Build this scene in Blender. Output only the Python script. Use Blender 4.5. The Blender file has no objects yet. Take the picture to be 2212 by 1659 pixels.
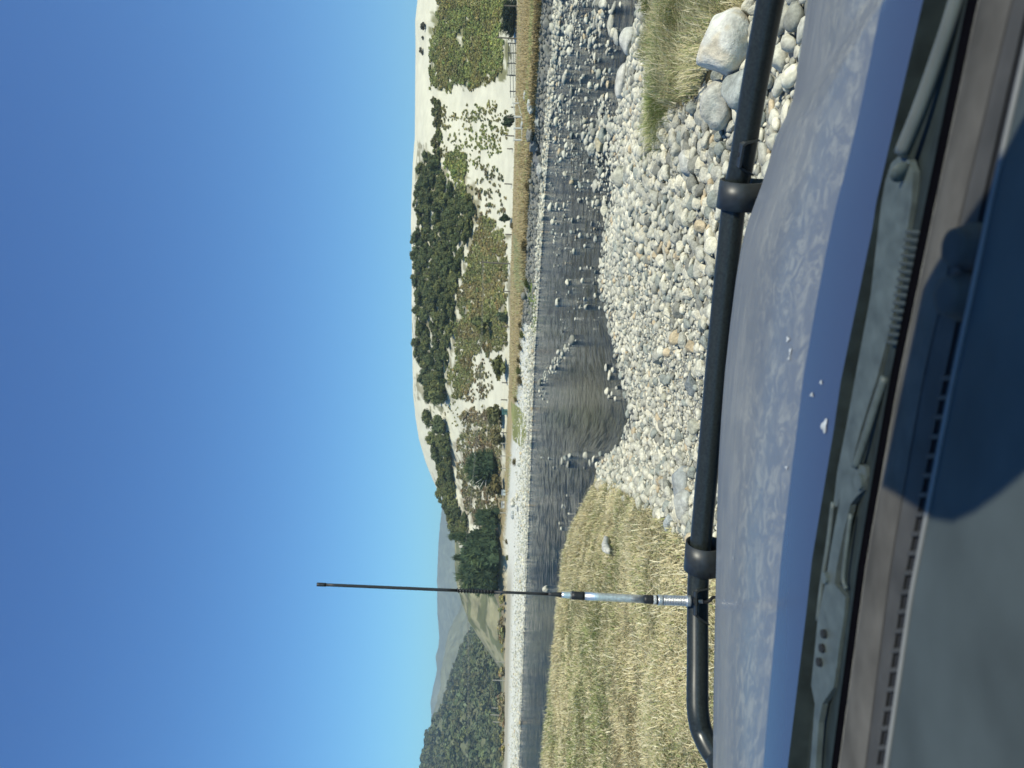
import bpy, math, random
import numpy as np
from mathutils import Vector, Matrix
rnd = random.Random(7); rng = np.random.default_rng(11)
S = bpy.context.scene
col = S.collection
# ------------------------------------------------------------------ camera
FPX = 1597.0                      # focal length in the units of a 2212 x 1659 picture
PITCH = math.atan(21 / FPX); ROLL = math.radians(1.0)
cF = np.array([0, math.cos(PITCH), -math.sin(PITCH)]); cR0 = np.array([1.0, 0, 0]); cU0 = np.cross(cR0, cF)
cR = cR0 * math.cos(ROLL) + cU0 * math.sin(ROLL); cU = cU0 * math.cos(ROLL) - cR0 * math.sin(ROLL)
cam = bpy.data.cameras.new('camera'); camo = bpy.data.objects.new('camera', cam); col.objects.link(camo)
cam.sensor_width = 36; cam.lens = 26; cam.clip_start = 0.02; cam.clip_end = 30000
cam.dof.use_dof = True; cam.dof.focus_distance = 4.5; cam.dof.aperture_fstop = 5.6
m = Matrix.Identity(4)
for i in range(3):
    m[i][0] = -cU[i]; m[i][1] = cR[i]; m[i][2] = -cF[i]
camo.matrix_world = m
S.camera = camo
# ------------------------------------------------------------------ sky and sun
SUN_AZ, SUN_EL = math.radians(146), math.radians(50)
w = bpy.data.worlds.new('World'); S.world = w; w.use_nodes = True
nt = w.node_tree; bg = nt.nodes['Background']; sky = nt.nodes.new('ShaderNodeTexSky')
sky.sky_type = 'NISHITA'; sky.sun_disc = False; sky.sun_elevation = SUN_EL; sky.sun_rotation = SUN_AZ
sky.air_density = 1.0; sky.dust_density = 0.0; sky.ozone_density = 6.0; sky.altitude = 2000
SKY = 0.12; bg.inputs[1].default_value = SKY
sp_ = nt.nodes.new('ShaderNodeSeparateColor'); cb_ = nt.nodes.new('ShaderNodeCombineColor'); nt.links.new(sky.outputs[0], sp_.inputs[0])
for i_, (g_, k_) in enumerate(((1.5, 1.62), (1.4, 1.86), (1.05, 1.36))):      # clear, contrasty blue of this day
    p_ = nt.nodes.new('ShaderNodeMath'); p_.operation = 'POWER'; p_.inputs[1].default_value = g_; nt.links.new(sp_.outputs[i_], p_.inputs[0])
    q_ = nt.nodes.new('ShaderNodeMath'); q_.operation = 'MULTIPLY'; q_.inputs[1].default_value = k_ * SKY ** (g_ - 1); nt.links.new(p_.outputs[0], q_.inputs[0]); nt.links.new(q_.outputs[0], cb_.inputs[i_])
nt.links.new(cb_.outputs[0], bg.inputs[0])
sl = bpy.data.lights.new('sun', 'SUN'); sl.energy = 5.0; sl.angle = math.radians(0.5); sl.color = (1, 0.93, 0.78)
so = bpy.data.objects.new('sun', sl); col.objects.link(so)
sd = Vector((math.sin(SUN_AZ) * math.cos(SUN_EL), math.cos(SUN_AZ) * math.cos(SUN_EL), math.sin(SUN_EL)))
so.rotation_euler = sd.to_track_quat('Z', 'Y').to_euler()
S.view_settings.view_transform = 'Standard'; S.view_settings.look = 'None'
S.view_settings.exposure = 0.15; S.view_settings.gamma = 1.0
S.render.engine = 'CYCLES'
S.cycles.max_bounces = 5; S.cycles.diffuse_bounces = 2; S.cycles.glossy_bounces = 3; S.cycles.transparent_max_bounces = 8
S.cycles.volume_bounces = 0; S.cycles.caustics_reflective = False; S.cycles.caustics_refractive = False
S.cycles.use_denoising = True
# ------------------------------------------------------------------ maths helpers
def direction(x, y):
    """world direction through the point (x, y) of the 2212 x 1659 picture"""
    x = np.asarray(x, float); y = np.asarray(y, float)
    a = ((1659 - y) - 829.5) / FPX; b = (x - 1106) / FPX
    return cF + a[..., None] * cR - b[..., None] * cU
def project(P):
    P = np.asarray(P, float); f = P @ cF
    f = np.where(f < 1e-3, 1e-3, f)
    return 1106 - (P @ cU) / f * FPX, 1659 - (829.5 + (P @ cR) / f * FPX)
def W(x, y, drop):
    d = direction(x, y); return Vector(d * (drop / -d[2]))
def hor(u): return 1085 + (u - 829.5) * 0.01745
def sm(t):
    t = np.clip(t, 0, 1); return t * t * (3 - 2 * t)
def tab(pts):
    p = sorted(pts); xs = np.array([a for a, b in p], float); ys = np.array([b for a, b in p], float)
    return lambda q: np.interp(q, xs, ys)
def _h(ix, iy, s):
    n = (ix.astype(np.int64) * 374761393 + iy.astype(np.int64) * 668265263 + s * 1442695041) & 0xffffffff
    n = ((n ^ (n >> 13)) * 1274126177) & 0xffffffff
    return ((n ^ (n >> 16)) & 0xffff) / 65535.0
def vn(x, y, s=0):
    x = np.asarray(x, float); y = np.asarray(y, float)
    ix = np.floor(x); iy = np.floor(y); fx = x - ix; fy = y - iy
    fx = fx * fx * (3 - 2 * fx); fy = fy * fy * (3 - 2 * fy)
    a = _h(ix, iy, s); b = _h(ix + 1, iy, s); c = _h(ix, iy + 1, s); d = _h(ix + 1, iy + 1, s)
    return (a * (1 - fx) + b * fx) * (1 - fy) + (c * (1 - fx) + d * fx) * fy
def fbm(x, y, o=4, s=0):
    t = 0; a = 0.5
    for i in range(o):
        t = t + a * vn(x * 2 ** i + 17 * i, y * 2 ** i - 9 * i, s + i); a *= 0.5
    return t / (1 - 0.5 ** o)
def inpoly(px, py, poly):
    px = np.asarray(px, float); py = np.asarray(py, float); r = np.zeros(px.shape, bool); n = len(poly)
    for i in range(n):
        x0, y0 = poly[i]; x1, y1 = poly[(i + 1) % n]
        c = ((y0 > py) != (y1 > py)) & (px < (x1 - x0) * (py - y0) / ((y1 - y0) + 1e-12) + x0)
        r ^= c
    return r
# ------------------------------------------------------------------ object helpers
def mesh(name, V, F, smooth=False, colors=None, uv=None):
    """V (n,3); F a list of (m,k) index arrays"""
    me = bpy.data.meshes.new(name)
    V = np.ascontiguousarray(V, dtype=np.float32)
    if not isinstance(F, (list, tuple)): F = [F]
    F = [np.asarray(f, dtype=np.int32) for f in F if len(f)]
    me.vertices.add(len(V)); me.vertices.foreach_set('co', V.ravel())
    li = np.concatenate([f.ravel() for f in F]); n = np.concatenate([np.full(len(f), f.shape[1], np.int32) for f in F])
    me.loops.add(len(li)); me.loops.foreach_set('vertex_index', li)
    st = np.concatenate([[0], np.cumsum(n)[:-1]]).astype(np.int32)
    me.polygons.add(len(n)); me.polygons.foreach_set('loop_start', st); me.polygons.foreach_set('loop_total', n)
    me.polygons.foreach_set('use_smooth', np.full(len(n), smooth, bool))
    me.update(calc_edges=True)
    if colors is not None:
        ca = me.color_attributes.new('Col', 'FLOAT_COLOR', 'POINT')
        c = np.ones((len(V), 4), np.float32); c[:, :3] = colors; ca.data.foreach_set('color', c.ravel())
    if uv is not None:
        ul = me.uv_layers.new(name='UVMap'); ul.data.foreach_set('uv', np.asarray(uv, np.float32)[li].ravel())
    return me
def obj(name, me, mat=None, parent=None, loc=None):
    o = bpy.data.objects.new(name, me); col.objects.link(o)
    if mat is not None and me is not None and not me.materials: me.materials.append(mat)
    if parent is not None: o.parent = parent
    if loc is not None: o.location = loc
    return o
def empty(name, loc=(0, 0, 0)):
    o = bpy.data.objects.new(name, None); col.objects.link(o); o.location = loc; o.empty_display_size = 0.1
    return o
def tag(o, label=None, cat=None, group=None, kind=None):
    if label: o['label'] = label
    if cat: o['category'] = cat
    if group: o['group'] = group
    if kind: o['kind'] = kind
    return o
def ico(n=1):
    import bmesh
    b = bmesh.new(); bmesh.ops.create_icosphere(b, subdivisions=n, radius=1)
    V = np.array([v.co[:] for v in b.verts]); F = np.array([[v.index for v in f.verts] for f in b.faces]); b.free()
    return V, F
def tube(pts, rad, n=10, close=True):
    """swept tube along points; rad a number or list. returns V,F list"""
    pts = [Vector(p) for p in pts]; k = len(pts)
    if not hasattr(rad, '__len__'): rad = [rad] * k
    V = []; F = []; up = Vector((0.13, 0.21, 0.97)); prev = None
    for i in range(k):
        t = (pts[min(i + 1, k - 1)] - pts[max(i - 1, 0)]).normalized()
        if prev is None:
            a = t.cross(up)
            if a.length < 0.2: a = t.cross(Vector((1, 0, 0)))
            a.normalize()
        else:
            a = (prev - t * prev.dot(t)).normalized()
        prev = a; b = t.cross(a)
        for j in range(n):
            q = 2 * math.pi * j / n
            V.append(pts[i] + (a * math.cos(q) + b * math.sin(q)) * rad[i])
    for i in range(k - 1):
        for j in range(n):
            F.append((i * n + j, i * n + (j + 1) % n, (i + 1) * n + (j + 1) % n, (i + 1) * n + j))
    T = []
    if close:
        V.append(pts[0]); V.append(pts[-1])
        for j in range(n):
            T.append((k * n, (j + 1) % n, j)); T.append((k * n + 1, (k - 1) * n + j, (k - 1) * n + (j + 1) % n))
    return np.array([v[:] for v in V]), [np.array(F, np.int32)] + ([np.array(T, np.int32)] if T else [])
def join(parts):
    Vs = []; Q = []; T = []; off = 0
    for V, F in parts:
        if not isinstance(F, list): F = [F]
        for f in F:
            f = np.asarray(f)
            if len(f) == 0: continue
            (Q if f.shape[1] == 4 else T).append(f + off)
        Vs.append(V); off += len(V)
    return np.concatenate(Vs), ([np.concatenate(Q)] if Q else []) + ([np.concatenate(T)] if T else [])
def box(c, ax, ay, az):
    """box about c with half axis vectors"""
    c = Vector(c); ax = Vector(ax); ay = Vector(ay); az = Vector(az)
    V = [c + ax * i + ay * j + az * k for i in (-1, 1) for j in (-1, 1) for k in (-1, 1)]
    F = [(0, 1, 3, 2), (4, 6, 7, 5), (0, 4, 5, 1), (2, 3, 7, 6), (0, 2, 6, 4), (1, 5, 7, 3)]
    return np.array([v[:] for v in V]), [np.array(F)]
# ------------------------------------------------------------------ material helpers
def newmat(name):
    mt = bpy.data.materials.new(name); mt.use_nodes = True
    n = mt.node_tree.nodes; l = mt.node_tree.links; b = n['Principled BSDF']
    return mt, n, l, b
def plain(name, c, rough=0.6, metal=0.0, noise=0.12, scale=30, bump=0.0, spec=0.5, coat=0.0):
    mt, n, l, b = newmat(name)
    tc = n.new('ShaderNodeTexCoord'); t = n.new('ShaderNodeTexNoise'); t.inputs['Scale'].default_value = scale; t.inputs['Detail'].default_value = 5
    l.new(tc.outputs['Object'], t.inputs['Vector'])
    r = n.new('ShaderNodeMapRange'); r.inputs['From Min'].default_value = 0.3; r.inputs['From Max'].default_value = 0.7
    r.inputs['To Min'].default_value = 1 - noise; r.inputs['To Max'].default_value = 1 + noise
    l.new(t.outputs['Fac'], r.inputs['Value'])
    vm = n.new('ShaderNodeVectorMath'); vm.operation = 'SCALE'; vm.inputs[0].default_value = c
    l.new(r.outputs[0], vm.inputs['Scale']); l.new(vm.outputs[0], b.inputs['Base Color'])
    b.inputs['Roughness'].default_value = rough; b.inputs['Metallic'].default_value = metal
    b.inputs['Specular IOR Level'].default_value = spec; b.inputs['Coat Weight'].default_value = coat
    if bump:
        bp = n.new('ShaderNodeBump'); bp.inputs['Strength'].default_value = bump; bp.inputs['Distance'].default_value = 0.01
        l.new(t.outputs['Fac'], bp.inputs['Height']); l.new(bp.outputs[0], b.inputs['Normal'])
    return mt
def attrmat(name, source, rough=0.9, noise=0.25, scale=6.0, bump=0.4, bdist=0.05, trans=0.0, spec=0.2, scale2=None):
    """base colour from the mesh attribute Col or the object's colour, broken up by noise"""
    mt, n, l, b = newmat(name)
    if source == 'object':
        a = n.new('ShaderNodeObjectInfo'); co = a.outputs['Color']
    elif source == 'both':
        a = n.new('ShaderNodeObjectInfo'); a2 = n.new('ShaderNodeAttribute'); a2.attribute_name = 'Col'
        mu = n.new('ShaderNodeMix'); mu.data_type = 'RGBA'; mu.blend_type = 'MULTIPLY'; mu.inputs['Factor'].default_value = 1
        l.new(a.outputs['Color'], mu.inputs['A']); l.new(a2.outputs['Color'], mu.inputs['B']); co = mu.outputs['Result']
    else:
        a = n.new('ShaderNodeAttribute'); a.attribute_name = 'Col'; co = a.outputs['Color']
    g = n.new('ShaderNodeTexCoord'); t = n.new('ShaderNodeTexNoise'); t.inputs['Scale'].default_value = scale; t.inputs['Detail'].default_value = 6
    t.inputs['Roughness'].default_value = 0.65
    l.new(g.outputs['Object'], t.inputs['Vector'])
    r = n.new('ShaderNodeMapRange'); r.inputs['From Min'].default_value = 0.3; r.inputs['From Max'].default_value = 0.7
    r.inputs['To Min'].default_value = 1 - noise; r.inputs['To Max'].default_value = 1 + noise
    l.new(t.outputs['Fac'], r.inputs['Value'])
    vm = n.new('ShaderNodeVectorMath'); vm.operation = 'SCALE'; l.new(co, vm.inputs[0]); l.new(r.outputs[0], vm.inputs['Scale'])
    l.new(vm.outputs[0], b.inputs['Base Color'])
    b.inputs['Roughness'].default_value = rough; b.inputs['Specular IOR Level'].default_value = spec
    if bump:
        bp = n.new('ShaderNodeBump'); bp.inputs['Strength'].default_value = bump; bp.inputs['Distance'].default_value = bdist
        l.new(t.outputs['Fac'], bp.inputs['Height']); l.new(bp.outputs[0], b.inputs['Normal'])
    if trans:
        tr = n.new('ShaderNodeBsdfTranslucent'); l.new(vm.outputs[0], tr.inputs['Color'])
        mx = n.new('ShaderNodeMixShader'); mx.inputs[0].default_value = trans
        l.new(b.outputs[0], mx.inputs[1]); l.new(tr.outputs[0], mx.inputs[2]); l.new(mx.outputs[0], n['Material Output'].inputs['Surface'])
    return mt
M_GROUND = attrmat('ground_earth', 'col', noise=0.35, scale=9, bump=0.8, bdist=0.04)
M_SAND = attrmat('dune_sand', 'col', noise=0.10, scale=0.25, bump=0.25, bdist=0.5)
M_HILL = attrmat('hill_cover', 'col', noise=0.35, scale=0.05, bump=0.6, bdist=4.0)
M_STONE = attrmat('stone_single', 'both', noise=0.30, scale=3.2, bump=0.6, bdist=0.05, rough=0.85, spec=0.25)
M_PEBBLE = attrmat('stone_many', 'col', noise=0.28, scale=30, bump=0.5, bdist=0.01, rough=0.85, spec=0.25)
M_BLADE = attrmat('grass_blade', 'col', noise=0.15, scale=3, bump=0, trans=0.3, rough=0.7)
M_LEAF = attrmat('leaf_object', 'both', noise=0.3, scale=0.6, bump=0, trans=0.12, rough=0.8)
M_SCRUB = attrmat('leaf_many', 'col', noise=0.3, scale=0.6, bump=0, trans=0.12, rough=0.8)
M_BARK = plain('bark', (0.10, 0.085, 0.065), 0.9, scale=4, noise=0.3)
M_DEADWOOD = plain('dead_wood', (0.42, 0.40, 0.36), 0.9, scale=4, noise=0.3)
M_POST = plain('weathered_post', (0.13, 0.115, 0.09), 0.9, scale=3, noise=0.3)
M_PALEPOST = plain('pale_post', (0.30, 0.29, 0.25), 0.8, scale=3, noise=0.2)
M_RAIL_DARK = plain('dark_rail', (0.045, 0.05, 0.05), 0.7, scale=3)
M_WHITE = plain('white_rail_paint', (0.5, 0.5, 0.46), 0.6, scale=3)
# ------------------------------------------------------------------ the land
# near water line Y(X) and far water line Y(X), water level ZW
ZW = -2.3
near_shore = tab([(-60, 26), (-14, 21), (-10, 20.5), (-5, 19.5), (-3.2, 19.0), (-1.9, 17.6), (-1.07, 14.3), (-.58, 13.3), (.27, 14.4), (1.29, 15.8), (2.5, 17.4), (3.46, 16.8), (4.17, 15.5), (5.27, 15.9), (5.93, 15.0), (6.7, 12.8), (8.5, 11.5), (14, 10), (60, 4)])
far_shore = tab([(-90, 85), (-37.8, 72.7), (-12, 59.6), (2, 53.2), (11.8, 42.2), (14.6, 37.1), (16.5, 31.8), (22, 24), (40, 14), (90, 5)])
mound_top = tab([(-60, -1.1), (-12, -1.1), (-8, -1.2), (-5.7, -1.33), (-3.9, -1.45), (-3.1, -1.62), (-2.2, -1.95), (-1.2, -2.1)])
scarp_at = tab([(-900, 260), (0, 200), (400, 130), (600, 60), (829, 22), (1000, 13), (1100, 10), (1359, 8.5), (1659, 7.5), (2500, 7)])
base_r = tab([(-900, 200), (0, 200), (300, 200), (460, 180), (700, 150), (829, 145), (1100, 140), (1659, 140), (2600, 140)])
base_v = tab([(-900, 1072), (0, 1087), (300, 1088), (460, 1086), (700, 1094), (829, 1100), (1100, 1104), (1359, 1111), (1659, 1116), (2600, 1130)])
crest_v = tab([(-900, 1075), (0, 1086), (250, 1087), (330, 1084), (370, 1070), (400, 1040), (430, 1015), (480, 992), (540, 975), (580, 955), (619, 937), (659, 921), (709, 906), (759, 898), (809, 894), (859, 893), (959, 890), (1059, 892), (1209, 894), (1359, 907), (1509, 913), (1609, 918), (1659, 925), (1800, 935), (2600, 960)])
crest_r = tab([(-900, 330), (330, 300), (480, 260), (600, 330), (700, 330), (850, 300), (1000, 260), (1300, 260), (1659, 270), (2600, 300)])
def land(X, Y):
    X = np.asarray(X, float); Y = np.asarray(Y, float)
    d = near_shore(X) - Y; e = Y - far_shore(X)
    u = 829.5 + FPX * X / np.maximum(Y, 0.3); u = np.clip(u, -900, 2600)
    r = np.hypot(X, Y)
    # near side
    gz = ZW - 0.03 + 0.68 * sm(d / 9.5) ** 0.9
    mt = mound_top(X); near = 1 - sm((15 - Y) / 8)
    mz = mt * near + (-1.62) * (1 - near)
    mz = ZW + (mz - ZW) * sm((d + 0.3) / 3.6)
    k = sm((-X - 1.3 - 0.1 * np.maximum(0, 14 - Y)) / 1.3)
    zn = gz * (1 - k) + mz * k
    tk = 1 + .0 * k
    zn = zn + 0.12 * (fbm(X * 1.5 + Y * 1.1, Y * 1.5 - X * 1.1, 3, 7) - 0.5) * k * sm(d / 2)
    zn = zn + 0.05 * (fbm(X * 0.9, Y * 0.9, 3, 3) - 0.5) * sm(d / 2) + 0.16 * (fbm(X * 0.35, Y * 0.35, 3, 5) - 0.5) * k * sm(d / 2)
    # river bed
    bed = ZW - 0.35 * sm(np.minimum(-d, -e) / 3.0) * np.where(np.minimum(-d, -e) > 0, 1, 0) - 0.02
    # far side
    rb = base_r(u); zb = -(base_v(u) - hor(u)) / FPX * rb
    es = scarp_at(u); ws = 0.22 * es + 0.8
    low = -2.12 + 0.10 * sm(e / 40)
    cob = ZW + (low - ZW) * sm(e / (1.2 + 0.06 * es))
    yt = np.hypot(X, Y) / np.maximum(rb, 1)
    top = -1.45 + (zb + 1.45) * sm((yt - 0.4) / 0.6)
    leftk = sm((u - 420) / 250)
    top = top * leftk + (low + (zb - low) * sm((yt - 0.35) / 0.65)) * (1 - leftk)
    sc = sm((e - es + ws * 0.5) / ws)
    zf = cob * (1 - sc) + top * sc
    zf = zf + 0.12 * (fbm(X * 0.25, Y * 0.25, 3, 8) - 0.5) * sm(e / 4)
    # dune hill in elevation space
    rc = crest_r(u); t = (r - rb) / (rc - rb)
    el0 = -(base_v(u) - hor(u)); el1 = hor(u) - crest_v(u)
    tt = np.clip(t, 0, 1); g = 0.45 * sm(tt) + 0.55 * (1 - (1 - tt) ** 2.2)
    zh = (el0 + (el1 - el0) * g) / FPX * r
    zc = el1 / FPX * rc
    zh = np.where(t > 1, zc - 0.06 * (r - rc), zh)
    amp = sm((el1 - 10) / 60) * np.clip(4 * tt * (1 - tt) + 0.12 * tt, 0, 1)
    zh = zh + amp * (5.0 * (fbm(X / 34, Y / 34, 3, 21) - 0.5) + 1.8 * (fbm(X / 9, Y / 9, 3, 25) - 0.5))
    z = np.where(d > 0, zn, np.where(e > 0, zf, bed))
    return np.where(t > 0, zh, z)
def hits(px, py, rmin=2.0, rmax=420.0, n=900):
    """where the rays through picture points meet the land; returns points (m,3) and an ok mask"""
    px = np.atleast_1d(np.asarray(px, float)); py = np.atleast_1d(np.asarray(py, float))
    if len(px) > 2500:
        r_ = [hits(px[i:i + 2500], py[i:i + 2500], rmin, rmax, n) for i in range(0, len(px), 2500)]
        return np.concatenate([a for a, b in r_]), np.concatenate([b for a, b in r_])
    D = direction(px, py); R = np.geomspace(rmin, rmax, n)
    P = D[:, None, :] * R[None, :, None]
    below = P[..., 2] < land(P[..., 0], P[..., 1])
    i = below.argmax(1); ok = below.any(1) & (i > 0)
    r0 = R[np.maximum(i - 1, 0)]; r1 = R[i]
    for _ in range(12):
        rm = (r0 + r1) / 2; Q = D * rm[:, None]; b = Q[:, 2] < land(Q[:, 0], Q[:, 1])
        r1 = np.where(b, rm, r1); r0 = np.where(b, r0, rm)
    Q = D * r1[:, None]; Q[:, 2] = land(Q[:, 0], Q[:, 1])
    return Q, ok
def hit1(x, y, **k):
    for dx in (0, 1, 2, 3, 4, 6, 8, 11, 15, 20):
        Q, ok = hits([x + dx], [y], **k)
        if ok[0]: return Vector(Q[0])
GRASS_R = [(1385, -400), (1404, -60), (1412, 20), (1412, 100), (1424, 185), (1470, 232), (1530, 200), (1562, 150), (1590, 90), (1625, 20), (1660, -60), (1720, -400)]
GRASS_L = [(1100, 2600), (1100, 1100), (1225, 1075), (1262, 1034), (1300, 1040), (1345, 1062), (1400, 1098), (1435, 1112), (1470, 1165), (1520, 1200), (1640, 1210), (1640, 2600)]
def cover(P):
    """how much of the near ground at P is turf (0..1)"""
    x, y = project(P)
    j = (fbm(P[:, 0] * 1.7, P[:, 1] * 1.7, 3, 40) - 0.5) * 60
    d = near_shore(P[:, 0]) - P[:, 1]
    a = inpoly(x + j * 0.5, y + j, GRASS_L) & (P[:, 0] < -0.6) & (d > 0.25)
    b = inpoly(x + j * 0.4, y + j * 0.6, GRASS_R) & (P[:, 0] > 1.5) & (P[:, 1] < 12)
    return a | b
ang = np.radians(np.linspace(-62, 62, 900)); rad = np.concatenate([np.geomspace(0.8, 18, 210), np.linspace(18.12, 82, 430), np.geomspace(82.5, 150, 80), np.linspace(151, 420, 130)])
AA, RR = np.meshgrid(ang, rad, indexing='ij')
GX = RR * np.sin(AA); GY = RR * np.cos(AA); GZ = land(GX, GY)
GP = np.stack([GX, GY, GZ], -1).reshape(-1, 3)
nA, nR = AA.shape
ii = np.arange(nA * nR).reshape(nA, nR)
Fq = np.stack([ii[:-1, :-1], ii[1:, :-1], ii[1:, 1:], ii[:-1, 1:]], -1).reshape(-1, 4)
u_all = np.clip(829.5 + FPX * GP[:, 0] / np.maximum(GP[:, 1], .3), -900, 2600)
r_all = np.hypot(GP[:, 0], GP[:, 1]); e_all = GP[:, 1] - far_shore(GP[:, 0]); d_all = near_shore(GP[:, 0]) - GP[:, 1]
C_GRAVEL = np.array([.30, .295, .25]); C_TURF = np.array([.21, .18, .10]); C_DRY = np.array([.34, .27, .14]); C_SANDY = np.array([.66, .65, .55]); C_SAND = np.array([.63, .605, .46])
colr = np.tile(C_GRAVEL, (len(GP), 1))
tf = cover(GP) & (d_all > 0); colr[tf] = C_TURF
es_all = scarp_at(u_all)
fa = e_all > 0
sandy = fa & (e_all > 3) & (u_all < 960)
colr[sandy] = C_SANDY
k = np.clip((e_all - es_all) / (0.08 * es_all + .5), 0, 1) * fa * sm((u_all - 430) / 120)
k = k[:, None]
dry = C_DRY * (0.75 + 0.6 * fbm(GP[:, 0] / 3, GP[:, 1] / 3, 3, 50))[:, None]
colr = colr * (1 - k) + dry * k
px, py = project(GP)
gp = inpoly(px, py, [(1103, 868), (1108, 950), (1128, 968), (1138, 940), (1136, 900), (1122, 880)]) & fa
gp = gp & (fbm(GP[:, 0] / 1.2, GP[:, 1] / 4, 3, 54) > .40)
colr[gp] = np.array((0.24, 0.25, 0.09)) * (.6 + .8 * fbm(GP[gp, 0] / 1.5, GP[gp, 1] / 3, 3, 52))[:, None]
gp = inpoly(px, py, [(1140, 640), (1146, 600), (1158, 640), (1160, 700), (1154, 730), (1144, 700)]) & fa
colr[gp] = (0.17, 0.22, 0.05)
gp = inpoly(px, py, [(1108, 500), (1130, 540), (1135, 600), (1128, 640), (1112, 620)]) & fa
colr[gp] = (0.24, 0.25, 0.12)
wetb = (~fa) & (d_all < 0); colr[wetb] = (0.10, 0.10, 0.08)
rb_all = base_r(u_all); hillv = r_all > rb_all
colr[hillv] = C_SAND
HVEG = [([(944, -80), (930, 165), (940, 205), (1000, 192), (1098, 165), (1098, -80)], (.20, .195, .095), 1.0), ([(900, 300), (895, 860), (960, 872), (1000, 860), (1012, 770), (1060, 745), (1100, 745), (1100, 500), (1040, 470), (1020, 380), (975, 340)], (.20, .18, .10), .8),
        ([(940, 940), (950, 1120), (985, 1180), (1085, 1180), (1100, 1000), (1095, 885), (1010, 885), (985, 960)], (.22, .185, .12), .72), ([(918, 800), (925, 880), (958, 880), (958, 800)], (.15, .15, .08), .9)]
hx, hy = project(GP); hj = fbm(GP[:, 0] / 5, GP[:, 1] / 5, 3, 57); hj2 = fbm(GP[:, 0] / 8 + 9, GP[:, 1] / 8, 3, 58); hs = fbm(GP[:, 0] / 2.2, GP[:, 1] / 2.2, 3, 59)
for poly_, c_, a_ in HVEG:
    mk = inpoly(hx + 30 * (hj - .5), hy + 60 * (hj2 - .5), poly_) & hillv
    kk = (sm((hs - (.62 - .26 * a_)) / .14) * mk * a_)[:, None]
    colr = colr * (1 - kk) + np.array(c_) * (.7 + .6 * hj)[:, None] * kk
bk = (hillv * sm((rb_all + 16 - r_all) / 8 + .3 * fbm(GP[:, 0] / 4, GP[:, 1] / 4, 2, 53)) * sm((700 - u_all) / 150))[:, None]; colr = colr * (1 - bk) + np.array((0.27, 0.22, 0.12)) * bk
# scrubby ground cover under the vegetation of the hill
km = (sm((470 - u_all) / 60) * hillv)[:, None]; colr = colr * (1 - km) + np.array((0.25, 0.21, 0.12)) * km
km = (fa * sm((e_all - 25) / 40) * sm((480 - u_all) / 120) * (r_all > 105) * ~hillv)[:, None]; colr = colr * (1 - km * .75) + np.array((0.30, 0.26, 0.16)) * km * .75
fr = r_all[Fq].mean(1) > base_r(u_all[Fq]).mean(1)
def sub(Fs):
    idx, inv = np.unique(Fs, return_inverse=True); return GP[idx], inv.reshape(-1, 4), colr[idx]
V_, F_, C_ = sub(Fq[~fr]); o = obj('ground', mesh('ground', V_, F_, True, C_), M_GROUND); tag(o, kind='structure', label='stony river bed, banks and dry grassy flats')
V_, F_, C_ = sub(Fq[fr]); o = obj('dune_hill', mesh('dune_hill', V_, F_, True, C_), M_SAND); tag(o, kind='structure', label='pale sand dune hill behind the river flats')
# the plain beyond, out to the horizon
n = 96; a = np.linspace(0, 2 * math.pi, n, endpoint=False)
rr = [0.0, 1.5, 60, 390, 1500, 6000, 16000]; zz = [-4.0, -4.0, -4.0, -6.0, -6.0, -6.0, -6.0]
V_ = np.concatenate([np.stack([np.sin(a) * r_, np.cos(a) * r_, np.full(n, z_)], -1) for r_, z_ in zip(rr[1:], zz[1:])])
F_ = np.array([(i * n + j, i * n + (j + 1) % n, (i + 1) * n + (j + 1) % n, (i + 1) * n + j) for i in range(len(rr) - 2) for j in range(n)])
o = obj('valley_floor', mesh('valley_floor', V_, F_, False, np.tile((.2, .19, .11), (len(V_), 1))), M_HILL); tag(o, kind='structure')
# ------------------------------------------------------------------ far hills
def ridge(name, sil, rc, rb, color, label, seed, rough=1.0, back=0.15, u0=-700, u1=1700, N=420, hatch=0):
    u = np.linspace(u0, u1, N); el = hor(u) - tab(sil)(u)
    T = np.concatenate([np.linspace(0, 1, 60), np.linspace(1.05, 1.6, 8)])
    U, TT = np.meshgrid(u, T, indexing='ij'); EL = np.repeat(el[:, None], len(T), 1)
    R = rb + (rc - rb) * TT
    a_ = np.arctan((U - 829.5) / FPX)
    g = np.where(TT <= 1, 0.5 * sm(TT) + 0.5 * TT, 1 - (TT - 1) * back * 4)
    zc = EL / FPX * rc / np.cos(a_) * np.cos(a_)
    Z = -6 + (zc + 6) * g
    X = R * np.tan(a_); Y = R
    Z = Z + rough * rc * 0.05 * (fbm(X / rc * 9, Y / rc * 9, 5, seed) - 0.5) * np.clip((zc + 6) / (0.06 * rc), 0, 1) * np.clip(4 * TT * (1 - TT) + 0.10, 0, 1) * (TT <= 1)
    P = np.stack([X, Y, Z], -1).reshape(-1, 3); i_ = np.arange(P.shape[0]).reshape(N, len(T))
    F = np.stack([i_[:-1, :-1], i_[1:, :-1], i_[1:, 1:], i_[:-1, 1:]], -1).reshape(-1, 4)
    if callable(color): C = color(P, TT.reshape(-1))
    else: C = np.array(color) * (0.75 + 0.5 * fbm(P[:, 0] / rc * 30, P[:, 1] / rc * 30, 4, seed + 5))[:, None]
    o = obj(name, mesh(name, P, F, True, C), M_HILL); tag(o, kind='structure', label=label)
    return P, F, TT
U_ = lambda pts: [(1659 - y, x) for y, x in pts]
far_sil = U_([(2300, 930), (1800, 925), (1600, 930), (1546, 936), (1519, 932), (1481, 936), (1450, 942), (1421, 938), (1405, 944), (1380, 947), (1340, 944), (1290, 944), (1256, 946), (1220, 950), (1152, 953), (1100, 956), (900, 960), (-600, 960)])
ridge('far_hills', far_sil, 2900, 1900, (.20, .22, .16), 'farthest hazy blue hills', 61, 1.6)
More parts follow.
